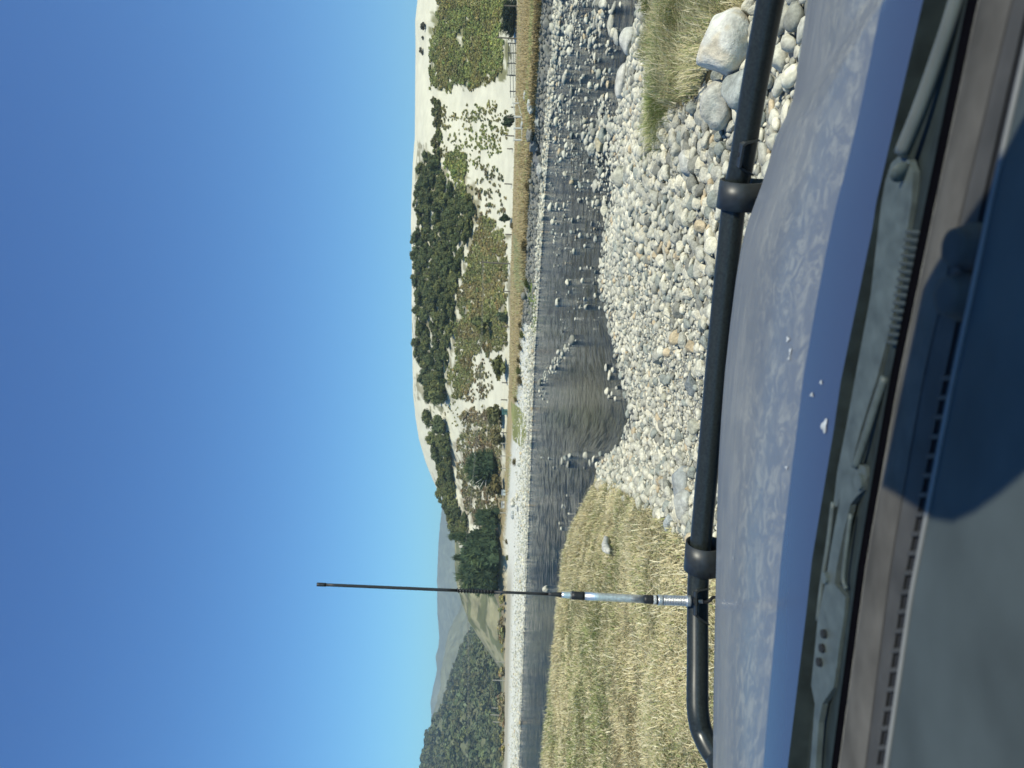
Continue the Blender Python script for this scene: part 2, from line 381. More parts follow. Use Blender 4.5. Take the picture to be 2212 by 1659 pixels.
mid_sil = U_([(2300, 900), (1700, 905), (1600, 925), (1540, 944), (1480, 958), (1420, 972), (1360, 984), (1300, 1000), (1200, 1020), (1000, 1050), (-600, 1062)])
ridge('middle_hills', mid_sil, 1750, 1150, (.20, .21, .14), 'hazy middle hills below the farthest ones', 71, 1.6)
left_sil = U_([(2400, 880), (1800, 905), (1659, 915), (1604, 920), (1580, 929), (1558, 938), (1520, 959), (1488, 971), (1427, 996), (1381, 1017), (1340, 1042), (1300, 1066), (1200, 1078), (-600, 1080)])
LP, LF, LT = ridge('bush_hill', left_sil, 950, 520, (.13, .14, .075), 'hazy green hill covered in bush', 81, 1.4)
tan_sil = U_([(2400, 1090), (1450, 1084), (1430, 1070), (1400, 1050), (1376, 1034), (1340, 1012), (1300, 1000), (1270, 992), (1220, 986), (1100, 984), (1000, 984), (800, 1000), (-600, 1080)])
ridge('tan_hill', tan_sil, 470, 330, lambda P, T: np.where((fbm(P[:, 0] / 9, P[:, 1] / 16 + P[:, 2] / 7, 4, 95) > .53)[:, None], np.array([.13, .14, .07]), np.array([.27, .255, .15])) * (.75 + .5 * fbm(P[:, 0] / 9, P[:, 1] / 9, 3, 96))[:, None], 'tan grassy slope behind the dark conifer', 91, 1.2)
# ------------------------------------------------------------------ the river
wu = np.linspace(-1, 1, 260); wn = 330
X0 = np.sinh(wu * 3.2) / math.sinh(3.2) * 90
WX = np.repeat(X0[:, None], wn, 1)
t_ = np.linspace(0, 1, wn)[None, :]
yn = near_shore(X0)[:, None] - 1.2; yf = far_shore(X0)[:, None] + 1.2
t_ = t_ ** 1.6
WY = yn + (yf - yn) * t_
WZ = np.full_like(WX, ZW) + 0.012 * (fbm(WX * 2.2, WY * 2.2, 2, 90) - 0.5)
WP = np.stack([WX, WY, WZ], -1).reshape(-1, 3); i_ = np.arange(len(WP)).reshape(WX.shape)
WF = np.stack([i_[:-1, :-1], i_[1:, :-1], i_[1:, 1:], i_[:-1, 1:]], -1).reshape(-1, 4)
qx, qy = project(WP)
sh = 1.0 * np.exp(-((qx - 1275) / 50) ** 2 - ((qy - 870) / 95) ** 2) + 0.35 * np.exp(-((qx - 1270) / 50) ** 2 - ((qy - 350) / 420) ** 2)
sh = np.clip(sh, 0, 1)[:, None]
WC = np.array([.014, .034, .068]) * (1 - sh) + np.array([.034, .036, .032]) * sh
mt, n_, l, b = newmat('river_water')
a = n_.new('ShaderNodeAttribute'); a.attribute_name = 'Col'
tc = n_.new('ShaderNodeTexCoord')
mp = n_.new('ShaderNodeMapping'); mp.inputs['Rotation'].default_value = (0, 0, math.radians(-24)); mp.inputs['Scale'].default_value = (0.6, 1, 1); l.new(tc.outputs['Object'], mp.inputs['Vector'])
t1 = n_.new('ShaderNodeTexNoise'); t1.inputs['Scale'].default_value = 3.4; t1.inputs['Detail'].default_value = 8; t1.inputs['Roughness'].default_value = 0.75; t1.inputs['Distortion'].default_value = 0.6
l.new(mp.outputs[0], t1.inputs['Vector'])
t2 = n_.new('ShaderNodeTexNoise'); t2.inputs['Scale'].default_value = 9; t2.inputs['Detail'].default_value = 4
l.new(tc.outputs['Object'], t2.inputs['Vector'])
ad = n_.new('ShaderNodeMath'); ad.operation = 'MULTIPLY_ADD'; ad.inputs[1].default_value = 0.25
l.new(t2.outputs['Fac'], ad.inputs[0]); l.new(t1.outputs['Fac'], ad.inputs[2])
bp = n_.new('ShaderNodeBump'); bp.inputs['Strength'].default_value = 1.0; bp.inputs['Distance'].default_value = .62
l.new(ad.outputs[0], bp.inputs['Height']); l.new(bp.outputs[0], b.inputs['Normal'])
vo = n_.new('ShaderNodeTexVoronoi'); vo.inputs['Scale'].default_value = 5; l.new(tc.outputs['Object'], vo.inputs['Vector'])
mr = n_.new('ShaderNodeMapRange'); mr.inputs['To Min'].default_value = 0.5; mr.inputs['To Max'].default_value = 1.6
l.new(vo.outputs['Color'], mr.inputs['Value'])
vm = n_.new('ShaderNodeVectorMath'); vm.operation = 'SCALE'; l.new(a.outputs['Color'], vm.inputs[0]); l.new(mr.outputs[0], vm.inputs['Scale'])
l.new(vm.outputs[0], b.inputs['Base Color'])
b.inputs['Roughness'].default_value = 0.04; b.inputs['IOR'].default_value = 1.33; b.inputs['Specular IOR Level'].default_value = 0.33
M_WATER = mt
o = obj('water', mesh('water', WP, WF, True, WC), M_WATER); tag(o, kind='structure', label='dark rippled river between gravel banks')
# ------------------------------------------------------------------ stones
TONES = [('cream', (.70, .655, .50)), ('pale grey', (.60, .575, .455)), ('light grey', (.48, .465, .375)), ('blue-grey', (.33, .35, .30)), ('mid grey', (.28, .275, .225)), ('tan', (.55, .45, .29)), ('olive-grey', (.46, .45, .35)), ('dark grey', (.22, .22, .19))]
TW = np.array([.22, .27, .2, .12, .08, .04, .07, 0])
SHAPES = ['rounded', 'flat', 'egg-shaped', 'angular', 'long', 'lopsided']
def stone_shape(kind, seed, sub=2):
    V, F = ico(sub); g = np.random.default_rng(seed)
    n = V.copy()
    for k_ in range(9 if kind == 3 else 6):
        dr = g.normal(size=3); dr /= np.linalg.norm(dr); lim = g.uniform(.5, .78) if kind == 3 else g.uniform(.6, .9)
        p = n @ dr; n = n - np.outer(np.maximum(p - lim, 0) * 0.9, dr)
    ph = g.uniform(0, 6, 6)
    n *= (1 + 0.07 * np.sin(3 * V[:, 0] + ph[0]) * np.sin(2.5 * V[:, 1] + ph[1]) + 0.05 * np.sin(5 * V[:, 2] + ph[2] + 3 * V[:, 0]))[:, None]
    s = {0: (1, .9, .68), 1: (1, .78, .36), 2: (1, .68, .55), 3: (1, .8, .6), 4: (1.15, .5, .42), 5: (1, .85, .5)}[kind]
    if kind == 5: n[:, 2] *= 1 + 0.3 * n[:, 0]
    return n * np.array(s), F
SH3 = [stone_shape(k_ % 6, 100 + k_, 3) for k_ in range(18)]
SH2 = [stone_shape(k_ % 6, 100 + k_, 2) for k_ in range(18)]
SH1 = [stone_shape(k_ % 6, 100 + k_, 1) for k_ in range(18)]
def mottle(V, seed):
    return np.clip(0.9 + 0.6 * (fbm(V[:, 0] * 3 + seed, V[:, 1] * 3 + V[:, 2] * 2, 3, seed) - .5), .6, 1.15)
SHM = []
for k_, (V, F) in enumerate(SH3):
    me = mesh('river_stone_%s' % SHAPES[k_ % 6].replace('-', '_'), V, F, True, np.repeat(mottle(V, k_)[:, None], 3, 1)); me.materials.append(M_STONE); SHM.append(me)
def euler_m(ax, ay, az):
    """(n,3,3) rotation matrices Rz Ry Rx"""
    cx, sx, cy, sy, cz, sz = np.cos(ax), np.sin(ax), np.cos(ay), np.sin(ay), np.cos(az), np.sin(az)
    R = np.empty((len(ax), 3, 3))
    R[:, 0, 0] = cz * cy; R[:, 0, 1] = cz * sy * sx - sz * cx; R[:, 0, 2] = cz * sy * cx + sz * sx
    R[:, 1, 0] = sz * cy; R[:, 1, 1] = sz * sy * sx + cz * cx; R[:, 1, 2] = sz * sy * cx - cz * sx
    R[:, 2, 0] = -sy; R[:, 2, 1] = cy * sx; R[:, 2, 2] = cy * cx
    return R
class Stones:
    def __init__(s): s.rows = []          # x,y,z,size,shape,tone,tiltx,tilty,rot,zone
    def add(s, P, size, zone, sink=0.3, tilt=0.25, tone=None):
        n = len(P)
        shp = rng.integers(0, 18, n); tn = rng.choice(len(TONES), n, p=TW) if tone is None else np.full(n, tone)
        for i in range(n):
            hz = SH1[shp[i]][0][:, 2].max()
            s.rows.append([P[i][0], P[i][1], P[i][2] + size[i] * hz * (1 - 2 * sink), size[i], shp[i], tn[i], rng.normal(0, tilt), rng.normal(0, tilt), rng.uniform(0, 6.283), zone])
ST = Stones()
# --- near gravel bank, dart throwing, big ones first
GRAVEL = [(1290, 1050), (1296, 1000), (1340, 962), (1360, 900), (1353, 850), (1338, 800), (1326, 740), (1306, 690), (1298, 640), (1298, 560), (1306, 480), (1318, 400), (1318, 300), (1326, 200), (1340, 100), (1360, 0), (1375, -100), (1900, -100), (1740, 300), (1680, 600), (1640, 1000), (1600, 1260), (1500, 1215), (1450, 1140), (1400, 1110), (1345, 1080)]
Nc = 130000
X = rng.uniform(-3.6, 8.5, Nc); Y = 3.9 + (19.5 - 3.9) * rng.uniform(0, 1, Nc) ** 1.15
P = np.stack([X, Y, land(X, Y)], -1); x, y = project(P)
ok = inpoly(x, y, GRAVEL)
tfm = cover(P); ok &= ~tfm | (rng.uniform(size=Nc) < 0.05)
P = P[ok]; x = x[ok]; y = y[ok]
big = np.clip(1.25 - 0.75 * np.exp(-((y - 880) / 230) ** 2 - ((x - 1480) / 120) ** 2) - 0.5 * np.exp(-((y - 650) / 150) ** 2 - ((x - 1400) / 90) ** 2) + 0.25 * np.exp(-((y - 330) / 200) ** 2 - ((x - 1430) / 140) ** 2), .45, 2)
size = np.exp(rng.normal(math.log(0.030), 0.58, len(P))) * np.minimum(big, 1.25) * (1 - .28 * sm((x - 1480) / 120))
size = np.clip(size, 0.014, 0.088)
o_ = np.argsort(-size); P = P[o_]; size = size[o_]
cell = 0.1; gridd = {}; keep = []
for i in range(len(P)):
    a_, b_ = P[i][0], P[i][1]; cx, cy = int(a_ / cell), int(b_ / cell); s_ = size[i]; bad = False
    rc_ = 4 if s_ > 0.06 else 3
    for gx in range(cx - rc_, cx + rc_ + 1):
        for gy in range(cy - rc_, cy + rc_ + 1):
            for j in gridd.get((gx, gy), ()):
                q = 0.66 * (size[j] + s_)
                if (P[j][0] - a_) ** 2 + (P[j][1] - b_) ** 2 < q * q: bad = True; break
            if bad: break
        if bad: break
    if not bad:
        gridd.setdefault((cx, cy), []).append(i); keep.append(i)
keep = np.array(keep); ST.add(P[keep], size[keep], 0, sink=0.22, tilt=0.22)
# --- shoal and stones standing in the river
SHOAL = [(1176, -60), (1196, 150), (1186, 300), (1190, 450), (1196, 600), (1210, 700), (1186, 740), (1163, 800), (1166, 832), (1184, 828), (1232, 776), (1296, 716), (1302, 600), (1318, 400), (1325, 200), (1352, -60)]
n = 17000; x = rng.uniform(1160, 1352, n); y = rng.uniform(-80, 840, n); ok = inpoly(x, y, SHOAL); x = x[ok]; y = y[ok]
D_ = direction(x, y); P = D_ * (ZW / D_[:, 2])[:, None]
clump = fbm(P[:, 0] * 0.5, P[:, 1] * 0.22, 3, 130)
dens = np.clip((800 - y) / 560, .05, 1.0) ** 1.2 * (.16 + .84 * sm((clump - 0.42) / 0.2)) * .8
dens = np.maximum(dens, 0.8 * np.exp(-((x - (1165 + (832 - y) * 0.75)) / 9) ** 2) * (y > 735))
dens = np.where((x > 1312), dens * 0.5, dens)
ok = rng.uniform(size=len(x)) < dens; P = P[ok]; x = x[ok]; y = y[ok]
size = np.clip(np.exp(rng.normal(math.log(0.050), 0.62, len(P))) * (1 + (1260 - x) / 400 * 0.9), .02, .27)
ST.add(P, size, 1, sink=0.33, tilt=0.12)
sp = [(1215, 995, .26), (1222, 990, .2), (1232, 985, .3), (1229, 1003, .22), (1268, 985, .22), (1275, 1000, .17), (1283, 992, .2), (1290, 1005, .15), (1262, 1010, .12), (1298, 980, .15), (1186, 990, .16), (1170, 988, .13), (1196, 1010, .1), (1312, 985, .12),
      (1310, 795, .17), (1318, 812, .2), (1325, 800, .12), (1313, 845, .15), (1322, 850, .11), (1330, 862, .1), (1316, 858, .1), (1334, 838, .1), (1168, 855, .17), (1174, 862, .14), (1178, 850, .12), (1183, 868, .12), (1166, 845, .2), (1172, 840, .18),
      (1215, 1093, .12), (1225, 1070, .1), (1229, 1110, .1), (1214, 1142, .13), (1209, 1130, .1)]
D_ = direction(np.array([a[0] for a in sp]), np.array([a[1] for a in sp])); P = D_ * (ZW / D_[:, 2])[:, None]
ST.add(P, np.array([a[2] * 0.62 for a in sp]), 1, sink=0.34, tilt=0.15)
# --- cobbles along the far water line
n = 62000; y = rng.uniform(-120, 1780, n); x = rng.uniform(1078, 1225, n)
Q, ok = hits(x, y, 20, 140, 110); e = Q[:, 1] - far_shore(Q[:, 0]); uu = 829.5 + FPX * Q[:, 0] / Q[:, 1]
es = scarp_at(uu); lim = np.minimum(es * 1.02, 40 + 0 * es)
ok &= (e > -0.7) & (e < lim) & (rng.uniform(size=n) < np.where(e > 0.6 * lim, 0.35, 1)) & (project(Q)[0] > 1096)
Q = Q[ok]; Q[:, 2] = np.maximum(Q[:, 2], ZW)
size = np.clip(np.exp(rng.normal(math.log(0.080), 0.42, len(Q))), .04, .36)
eQ = Q[:, 1] - far_shore(Q[:, 0]); uQ = 829.5 + FPX * Q[:, 0] / Q[:, 1]; bank = (eQ > 3.2) & (uQ > 960)
size = np.where(bank, size * 1.5, size)
ST.add(Q[~bank], size[~bank], 2, sink=0.25, tilt=0.25)
ST.add(Q[bank], size[bank], 2, sink=0.25, tilt=0.3, tone=7)
R_ = np.array([r_[:9] for r_ in ST.rows]); Z_ = np.array([r_[9] for r_ in ST.rows])
dist = np.hypot(R_[:, 0], R_[:, 1]); px, py = project(R_[:, :3])
shown = (px > 0) & (px < 2212) & (py > 0) & (py < 1659)
# hidden behind the bar and the bonnet
vis = shown & ((px < tab([(-400, 1660), (0, 1640), (200, 1600), (400, 1560), (800, 1525), (1150, 1490), (2000, 1480)])(py)))
score = np.where(vis, R_[:, 3] / dist, -1)
order = np.argsort(-score); single = order[:282]; rest = order[282:]
def place_word(i):
    x, y, z = px[i], py[i], Z_[i]
    if z == 1:
        if y > 960: return 'standing in the river below the grassy bank'
        if y > 735: return 'in the spit of stones running out into the dark pool'
        if x > 1290: return 'in the shallows against the near gravel bank'
        if y > 450: return 'in the stony riffle upstream of the pool'
        if y > 220: return 'in the stony riffle before the rocky far bank'
        return 'in the crowded riffle before the wooden yard'
    if z == 2: return 'on the far cobble shore'
    if x < 1345: a = 'at the river edge'
    elif x < 1400: a = 'just up from the water'
    elif x < 1460: a = 'midway up the gravel bank'
    else: a = 'near the bull bar'
    for lim, w_ in ((1050, 'against the grassy bank'), (980, 'by the grassy bank'), (900, 'facing the brown pool'), (830, 'behind the dark angular boulder'), (760, 'by the long tan boulder'), (690, 'on the blunt gravel point'), (610, 'in the fine gravel'), (530, 'between fine and coarse gravel'),
                    (460, 'upstream of the wide clamp'), (400, 'by the orange-brown stone'), (340, 'by the egg-shaped boulder'), (270, 'below the small tuft'), (200, 'beside the small tuft')):
        if y > lim: return a + ' ' + w_
    return a + ' beside the thick tussock'
def size_word(s): return 'tiny' if s < .05 else 'small' if s < .075 else 'middling' if s < .105 else 'large' if s < .15 else 'very large'
used = {}
rows = []
for i in single:
    i = int(i); r_ = R_[i]; sh_ = int(r_[4]); tn = int(r_[5])
    lab = '%s %s %s stone %s' % (size_word(r_[3]), SHAPES[sh_ % 6], TONES[tn][0], place_word(i))
    rows.append((i, lab)); used[lab] = used.get(lab, 0) + 1
cnt = {}
for i, lab in rows:
    r_ = R_[i]; o = bpy.data.objects.new('river_stone', SHM[int(r_[4])]); col.objects.link(o)
    o.location = r_[:3]; o.scale = (r_[3],) * 3; o.rotation_euler = (r_[6], r_[7], r_[8])
    c = np.array(TONES[int(r_[5])][1]) * rng.uniform(.88, 1.1); o.color = (*c, 1)
    words_ = lab
    if used[lab] > 1:
        az_ = r_[8] % math.pi; extra = ' lying crossways' if az_ < .52 or az_ > 2.62 else ' end on' if 1.05 < az_ < 2.09 else ' lying aslant'
        if r_[3] > 0 and int(r_[4]) % 6 not in (0,): words_ = ' '.join((lab + extra).split()[:16])
    tag(o, words_, 'stone', ('stones of the near gravel bank', 'stones standing in the river', 'cobbles of the far shore')[Z_[i]])
def merged(idx, shapes, name, label, mat=M_PEBBLE, smooth=True):
    Vs = []; Fs = []; Cs = []; off = 0
    Rm = euler_m(R_[idx, 6], R_[idx, 7], R_[idx, 8])
    tc_ = np.array([t[1] for t in TONES])[R_[idx, 5].astype(int)] * rng.uniform(.82, 1.12, (len(idx), 1))
    for sidx in range(18):
        mk = R_[idx, 4].astype(int) == sidx
        if not mk.any(): continue
        V, F = shapes[sidx]; n = mk.sum()
        W_ = np.einsum('nij,vj->nvi', Rm[mk], V) * R_[idx][mk][:, 3][:, None, None] + R_[idx][mk][:, None, :3]
        Vs.append(W_.reshape(-1, 3)); Fs.append((F[None] + (np.arange(n) * len(V))[:, None, None] + off).reshape(-1, 3)); off += n * len(V)
        Cs.append((tc_[mk][:, None, :] * mottle(V, sidx)[None, :, None]).reshape(-1, 3))
    o = obj(name, mesh(name, np.concatenate(Vs), np.concatenate(Fs), smooth, np.concatenate(Cs)), mat)
    tag(o, label, 'gravel', kind='stuff'); return o
rest = rest.astype(int)
merged(rest[Z_[rest] == 0], SH2, 'gravel', 'small pale stones filling the near gravel bank')
merged(rest[Z_[rest] == 1], SH2, 'shoal_gravel', 'small stones breaking the river surface')
merged(rest[Z_[rest] == 2], SH1, 'shore_gravel', 'white cobbles along the far water edge')
# boulders with a look of their own
def boulder(name, x, y, width, kind, tone, label, flat=1.0, rot=0.0, sink=0.25, dist_z=None, sub=4, rough=.05, seed=5, tilt=(0, 0)):
    V, F = stone_shape(kind, seed, sub)
    V = V * (1 + rough * (fbm(V[:, 0] * 4 + seed, V[:, 1] * 4 + V[:, 2] * 3, 4, seed) - .5))[:, None]; V[:, 2] *= flat
    q = hit1(x, y) if dist_z is None else W(x, y, dist_z)
    dd = q.length; s_ = width / FPX * dd / 2
    c = np.repeat(mottle(V, seed)[:, None], 3, 1)
    if 'rusty, half' in label: c = c * np.where((fbm(V[:, 0] * 2.2, V[:, 1] * 2.2 + V[:, 2], 4, 3) > .56)[:, None], np.array([1, .92, .80]), 1)
    o = obj(name, mesh(name, V, F, True, c), M_STONE, loc=q + Vector((0, 0, s_ * V[:, 2].max() * (1 - 2 * sink))))
    o.scale = (s_,) * 3; o.rotation_euler = (tilt[0], tilt[1], rot); o.color = (*tone, 1); tag(o, label, 'boulder'); return o
boulder('boulder', 1600, 100, 150, 0, (.66, .64, .56), 'big white boulder stained rusty, half hidden by the bull bar', seed=3, rot=1.2, flat=1.15, sink=.3)
boulder('boulder', 1612, 190, 110, 3, (.40, .42, .38), 'grey shaded boulder wedged against the rusty white one', seed=9, rot=.7, flat=1.1, sink=.35)
boulder('boulder', 1578, 226, 94, 0, (.50, .49, .42), 'smooth round-topped grey boulder at the foot of the tussock', seed=21, rot=.3, flat=1.15, sink=.2)
boulder('boulder', 1372, 88, 56, 0, (.55, .54, .46), 'pale domed boulder at the tussock end of the water edge', seed=8, rot=.5)
boulder('boulder', 1352, 175, 70, 1, (.56, .54, .46), 'long pale shelf-like boulder hanging over the water', seed=14, rot=.2, flat=1.3)
boulder('boulder', 1352, 385, 52, 0, (.50, .48, .38), 'round sand-coloured boulder at the water edge', seed=31, flat=1.2)
boulder('boulder', 1362, 378, 36, 5, (.36, .37, .32), 'dark-faced stone leaning on the round sand-coloured boulder', seed=33, rot=1.0)
boulder('boulder', 1306, 312, 42, 3, (.52, .46, .30), 'blocky yellow-tan boulder standing in the river', seed=41, flat=1.1, dist_z=2.3, sink=.2)
boulder('boulder', 1412, 375, 22, 0, (.48, .33, .16), 'orange-brown stone on the gravel bank', seed=43)
boulder('boulder', 1495, 350, 68, 2, (.50, .49, .43), 'large egg-shaped boulder lying aslant on the gravel', seed=47, rot=.9, sink=.2)
boulder('boulder', 1430, 770, 48, 4, (.47, .45, .36), 'long tan boulder pointing at the river', seed=51, rot=-.9, sink=.15, flat=1.2)
boulder('boulder', 1502, 828, 52, 3, (.24, .26, .25), 'dark grey angular boulder right behind the bar', seed=55, sink=.2)
boulder('boulder', 1480, 1050, 88, 5, (.36, .375, .35), 'broad grey slab boulder between gravel and grass', seed=57, rot=.4, sink=.3)
boulder('boulder', 1487, 1088, 70, 0, (.42, .42, .37), 'wide brownish-grey boulder leaning on the slab', seed=59, rot=.2, sink=.3)
boulder('boulder', 1452, 1128, 44, 4, (.42, .44, .42), 'curved pale boulder on the grass edge', seed=63, rot=-.4, flat=1.3)
boulder('boulder', 1300, 1052, 34, 3, (.50, .45, .33), 'layered cream rock in the end of the grassy bank', seed=65)
boulder('boulder', 1183, 1272, 16, 0, (.60, .56, .44), 'lone cream rock in the water beside the antenna', seed=67, dist_z=2.3, sink=.2, flat=1.3)
for (x, y, w_, tn, lb) in [(1160, 312, 46, (.13, .14, .14), 'largest dark jagged rock of the far bank'), (1168, 345, 36, (.12, .125, .125), 'dark rock at the downstream foot of the jagged one'), (1150, 290, 34, (.16, .16, .14), 'dark rock high in the bank by the pale rails'),
        (1150, 230, 30, (.36, .37, .33), 'pale rock in the grassy far bank below the rails'), (1138, 205, 24, (.34, .35, .31), 'small pale rock in the grass above the paler one'), (1166, 262, 30, (.27, .28, .25), 'grey rock between pale and dark rocks of the bank'),
        (1172, 370, 34, (.30, .30, .27), 'grey broken rock downstream of the dark ones'), (1133, 270, 22, (.30, .31, .28), 'grey rock right under the white rail')]:
    boulder('bank_rock', x, y, w_, (3, 5, 0)[int(y) % 3], tuple(np.array(tn) * 1.35), lb, seed=70 + int(x), sub=4, rough=.75, rot=y, sink=.2, flat=.8)
for (x, y, w_, tn, lb) in [(1112, 1085, 22, (.42, .40, .34), 'biggest pale rock of the heap on the far gravel'), (1118, 1072, 18, (.45, .42, .32), 'cream rock in the heap on the far gravel'), (1120, 1098, 16, (.16, .17, .17), 'dark rock in the heap on the far gravel'),
        (1110, 1112, 16, (.30, .31, .30), 'grey rock at the end of the heap on far gravel'), (1126, 1110, 12, (.55, .52, .44), 'whitish small rock fallen from the heap'), (1125, 1140, 9, (.35, .36, .33), 'lone small rock on the far gravel')]:
    boulder('bank_rock', x, y, w_, (3, 5, 0)[int(y) % 3], tuple(np.array(tn) * 1.35), lb, seed=70 + int(x), sub=4, rough=.75, rot=y, sink=.2, flat=.8)
# ------------------------------------------------------------------ grass
def blades(P, L, wd, dirn, lean, C, curl=0.5):
    """grass blades: P base points, L length, wd width, dirn azimuth, lean 0 upright..1 lying"""
    n = len(P); dx = np.cos(dirn); dy = np.sin(dirn)
    sx = -dy * wd / 2; sy = dx * wd / 2
    h1 = L * 0.5 * (1 - lean * 0.45); f1 = L * 0.5 * lean * 0.8
    h2 = h1 + L * 0.5 * (1 - lean) * (1 - curl) - L * 0.08 * lean; f2 = f1 + L * 0.5 * (0.35 + lean * .65)
    V = np.empty((n, 5, 3))
    V[:, 0] = P + np.stack([sx, sy, np.zeros(n)], -1); V[:, 1] = P - np.stack([sx, sy, np.zeros(n)], -1)
    M1 = P + np.stack([dx * f1, dy * f1, h1], -1)
    V[:, 2] = M1 - np.stack([sx, sy, np.zeros(n)], -1) * .8; V[:, 3] = M1 + np.stack([sx, sy, np.zeros(n)], -1) * .8
    V[:, 4] = P + np.stack([dx * f2, dy * f2, h2], -1)
    b_ = (np.arange(n) * 5)[:, None]
    Q = b_ + np.array([[0, 1, 2, 3]]); T = b_ + np.array([[3, 2, 4]])
    return V.reshape(-1, 3), Q, T, np.repeat(C, 5, 0)
def grass_object(name, sets, label):
    V = []; Q = []; T = []; C = []; off = 0
    for (v, q, t, c) in sets:
        V.append(v); Q.append(q + off); T.append(t + off); C.append(c); off += len(v)
    o = obj(name, mesh(name, np.concatenate(V), [np.concatenate(Q), np.concatenate(T)], False, np.concatenate(C)), M_BLADE)
    tag(o, label, 'grass', kind='stuff'); return o
STRAW = np.array([.72, .62, .37]); GREEN = np.array([.24, .30, .10]); OLIVE = np.array([.42, .43, .19]); PALE = np.array([.85, .77, .52])
def turf_colors(P, n, dryk=0.5):
    g = fbm(P[:, 0] * 0.7 + P[:, 1] * .5, P[:, 1] * 0.7 - P[:, 0] * .5, 4, 200) + rng.normal(0, .17, n)
    t = np.clip((g - 0.5 + (dryk - 0.5)) * 3 + .5, 0, 1)[:, None]
    c = GREEN * (1 - t) + STRAW * t
    o2 = (rng.uniform(size=n) < .3)[:, None]; c = np.where(o2, c * .4 + OLIVE * .6, c)
    p2 = (rng.uniform(size=n) < .12 * dryk * 2)[:, None]; c = np.where(p2, PALE, c)
    return c * rng.uniform(.75, 1.15, (n, 1))
n = 560000
X = rng.uniform(-13, 0, n); Y = rng.uniform(4.8, 20, n); keepm = rng.uniform(size=n) < np.clip(9.5 / Y, .35, 1); X = X[keepm]; Y = Y[keepm]
P = np.stack([X, Y, land(X, Y)], -1); x, y = project(P)
ok = cover(P) & (y < 1830) & (x < 1640); P = P[ok]; n = len(P); x = x[ok]; y = y[ok]
bald = fbm(P[:, 0] * 1.3, P[:, 1] * 1.3, 3, 210); bald = bald + 0.30 * np.exp(-((x - 1440) / 50) ** 2 - ((y - 1190) / 60) ** 2)
ok = (bald < 0.60) | (rng.uniform(size=n) < 0.35); P = P[ok]; n = len(P)
dryk = 0.5 + 0.16 * sm((-P[:, 0] - 1) / 4) 
mat_ = 6.283 * fbm(P[:, 0] * 0.9, P[:, 1] * 0.9, 3, 220) * 2 + rng.normal(0, 1.3, n)
hgt = 0.07 + 0.11 * fbm(P[:, 0] * 0.9 + P[:, 1] * .7, P[:, 1] * 0.9 - P[:, 0] * .7, 3, 230)
L = hgt * rng.uniform(.6, 1.5, n); C = turf_colors(P, n, .66)
A = blades(P, L, rng.uniform(.006, .012, n) * (0.8 + P[:, 1] / 22), mat_, np.clip(rng.normal(.74, .22, n), .1, 1), C)
# fringe of longer blades along the crest
n2 = 26000; X = rng.uniform(-12, -2.2, n2); Y = near_shore(X) - rng.uniform(1.2, 4.6, n2); P2 = np.stack([X, Y, land(X, Y)], -1)
C2 = turf_colors(P2, n2, .62) * 0.95
B = blades(P2, rng.uniform(.12, .30, n2), rng.uniform(.008, .015, n2), rng.normal(3.3, .9, n2), np.clip(rng.normal(.5, .2, n2), 0, 1), C2)
n4 = 5200; X = rng.uniform(-9, -.8, n4); Y = rng.uniform(5.2, 17, n4); P4 = np.stack([X, Y, land(X, Y)], -1); P4 = P4[cover(P4) & (vn(X * 1.1, Y * 1.1, 281) > .38)]; n4 = len(P4)
D = blades(P4, rng.uniform(.22, .44, n4), rng.uniform(.005, .009, n4), rng.uniform(0, 6.28, n4), np.clip(rng.normal(.72, .2, n4), .2, 1), PALE * rng.uniform(.75, 1.1, (n4, 1)))
grass_object('grass', [A, B, D], 'dry straw and green grass matted over the near river bank')
# tussock at the right
n = 120000; X = rng.uniform(1.5, 9, n); Y = rng.uniform(4.5, 11, n); P = np.stack([X, Y, land(X, Y)], -1); x, y = project(P)
ok = cover(P) & (y > -260) & (x < 1690); P = P[ok]; n = len(P)
clump = 6.283 * fbm(P[:, 0] * .8, P[:, 1] * .8, 2, 240) * 1.5
tuftc = fbm(P[:, 0] * 1.4, P[:, 1] * 1.4, 2, 250)
A = blades(P + np.stack([0 * X[:n], 0 * X[:n], 0.10 * sm((tuftc - .3) / .4)], -1), rng.uniform(.12, .34, n) * (.7 + .7 * tuftc), rng.uniform(.004, .008, n), clump + rng.normal(0, .7, n), np.clip(rng.normal(.6, .22, n), 0, 1), turf_colors(P, n, .50))
c0 = hit1(1432, 218)
n3 = 5200; rr_ = np.abs(rng.normal(0, .22, n3)); th = rng.uniform(0, 6.283, n3)
X = c0.x + rr_ * np.cos(th); Y = c0.y + rr_ * 1.4 * np.sin(th); P3 = np.stack([X, Y, land(X, Y)], -1)
B = blades(P3, rng.uniform(.14, .34, n3), rng.uniform(.004, .008, n3), th + rng.normal(0, .5, n3), np.clip(rng.normal(.5, .2, n3), 0, 1), turf_colors(P3, n3, .42))
grass_object('tussock_grass', [A, B], 'long green and straw tussock grass beside the white boulder')
# weeds along the gravel edge
n = 9000; X = rng.uniform(-2.6, 4.6, n); Y = rng.uniform(5.5, 14.5, n); P = np.stack([X, Y, land(X, Y)], -1); x, y = project(P)
ok = (inpoly(x, y, [(1440, 180), (1500, 240), (1560, 260), (1500, 330), (1420, 300), (1430, 200)]) & (fbm(X * 3, Y * 3, 2, 260) > .5)) | (inpoly(x, y, [(1290, 1020), (1370, 1060), (1440, 1090), (1500, 1180), (1430, 1200), (1330, 1120)]))
P = P[ok]; n = len(P)
grass_object('weeds', [blades(P, rng.uniform(.05, .14, n), rng.uniform(.004, .008, n), rng.uniform(0, 6.28, n), np.clip(rng.normal(.5, .2, n), 0, 1), turf_colors(P, n, .4) * .8)], 'thin weeds between the stones')
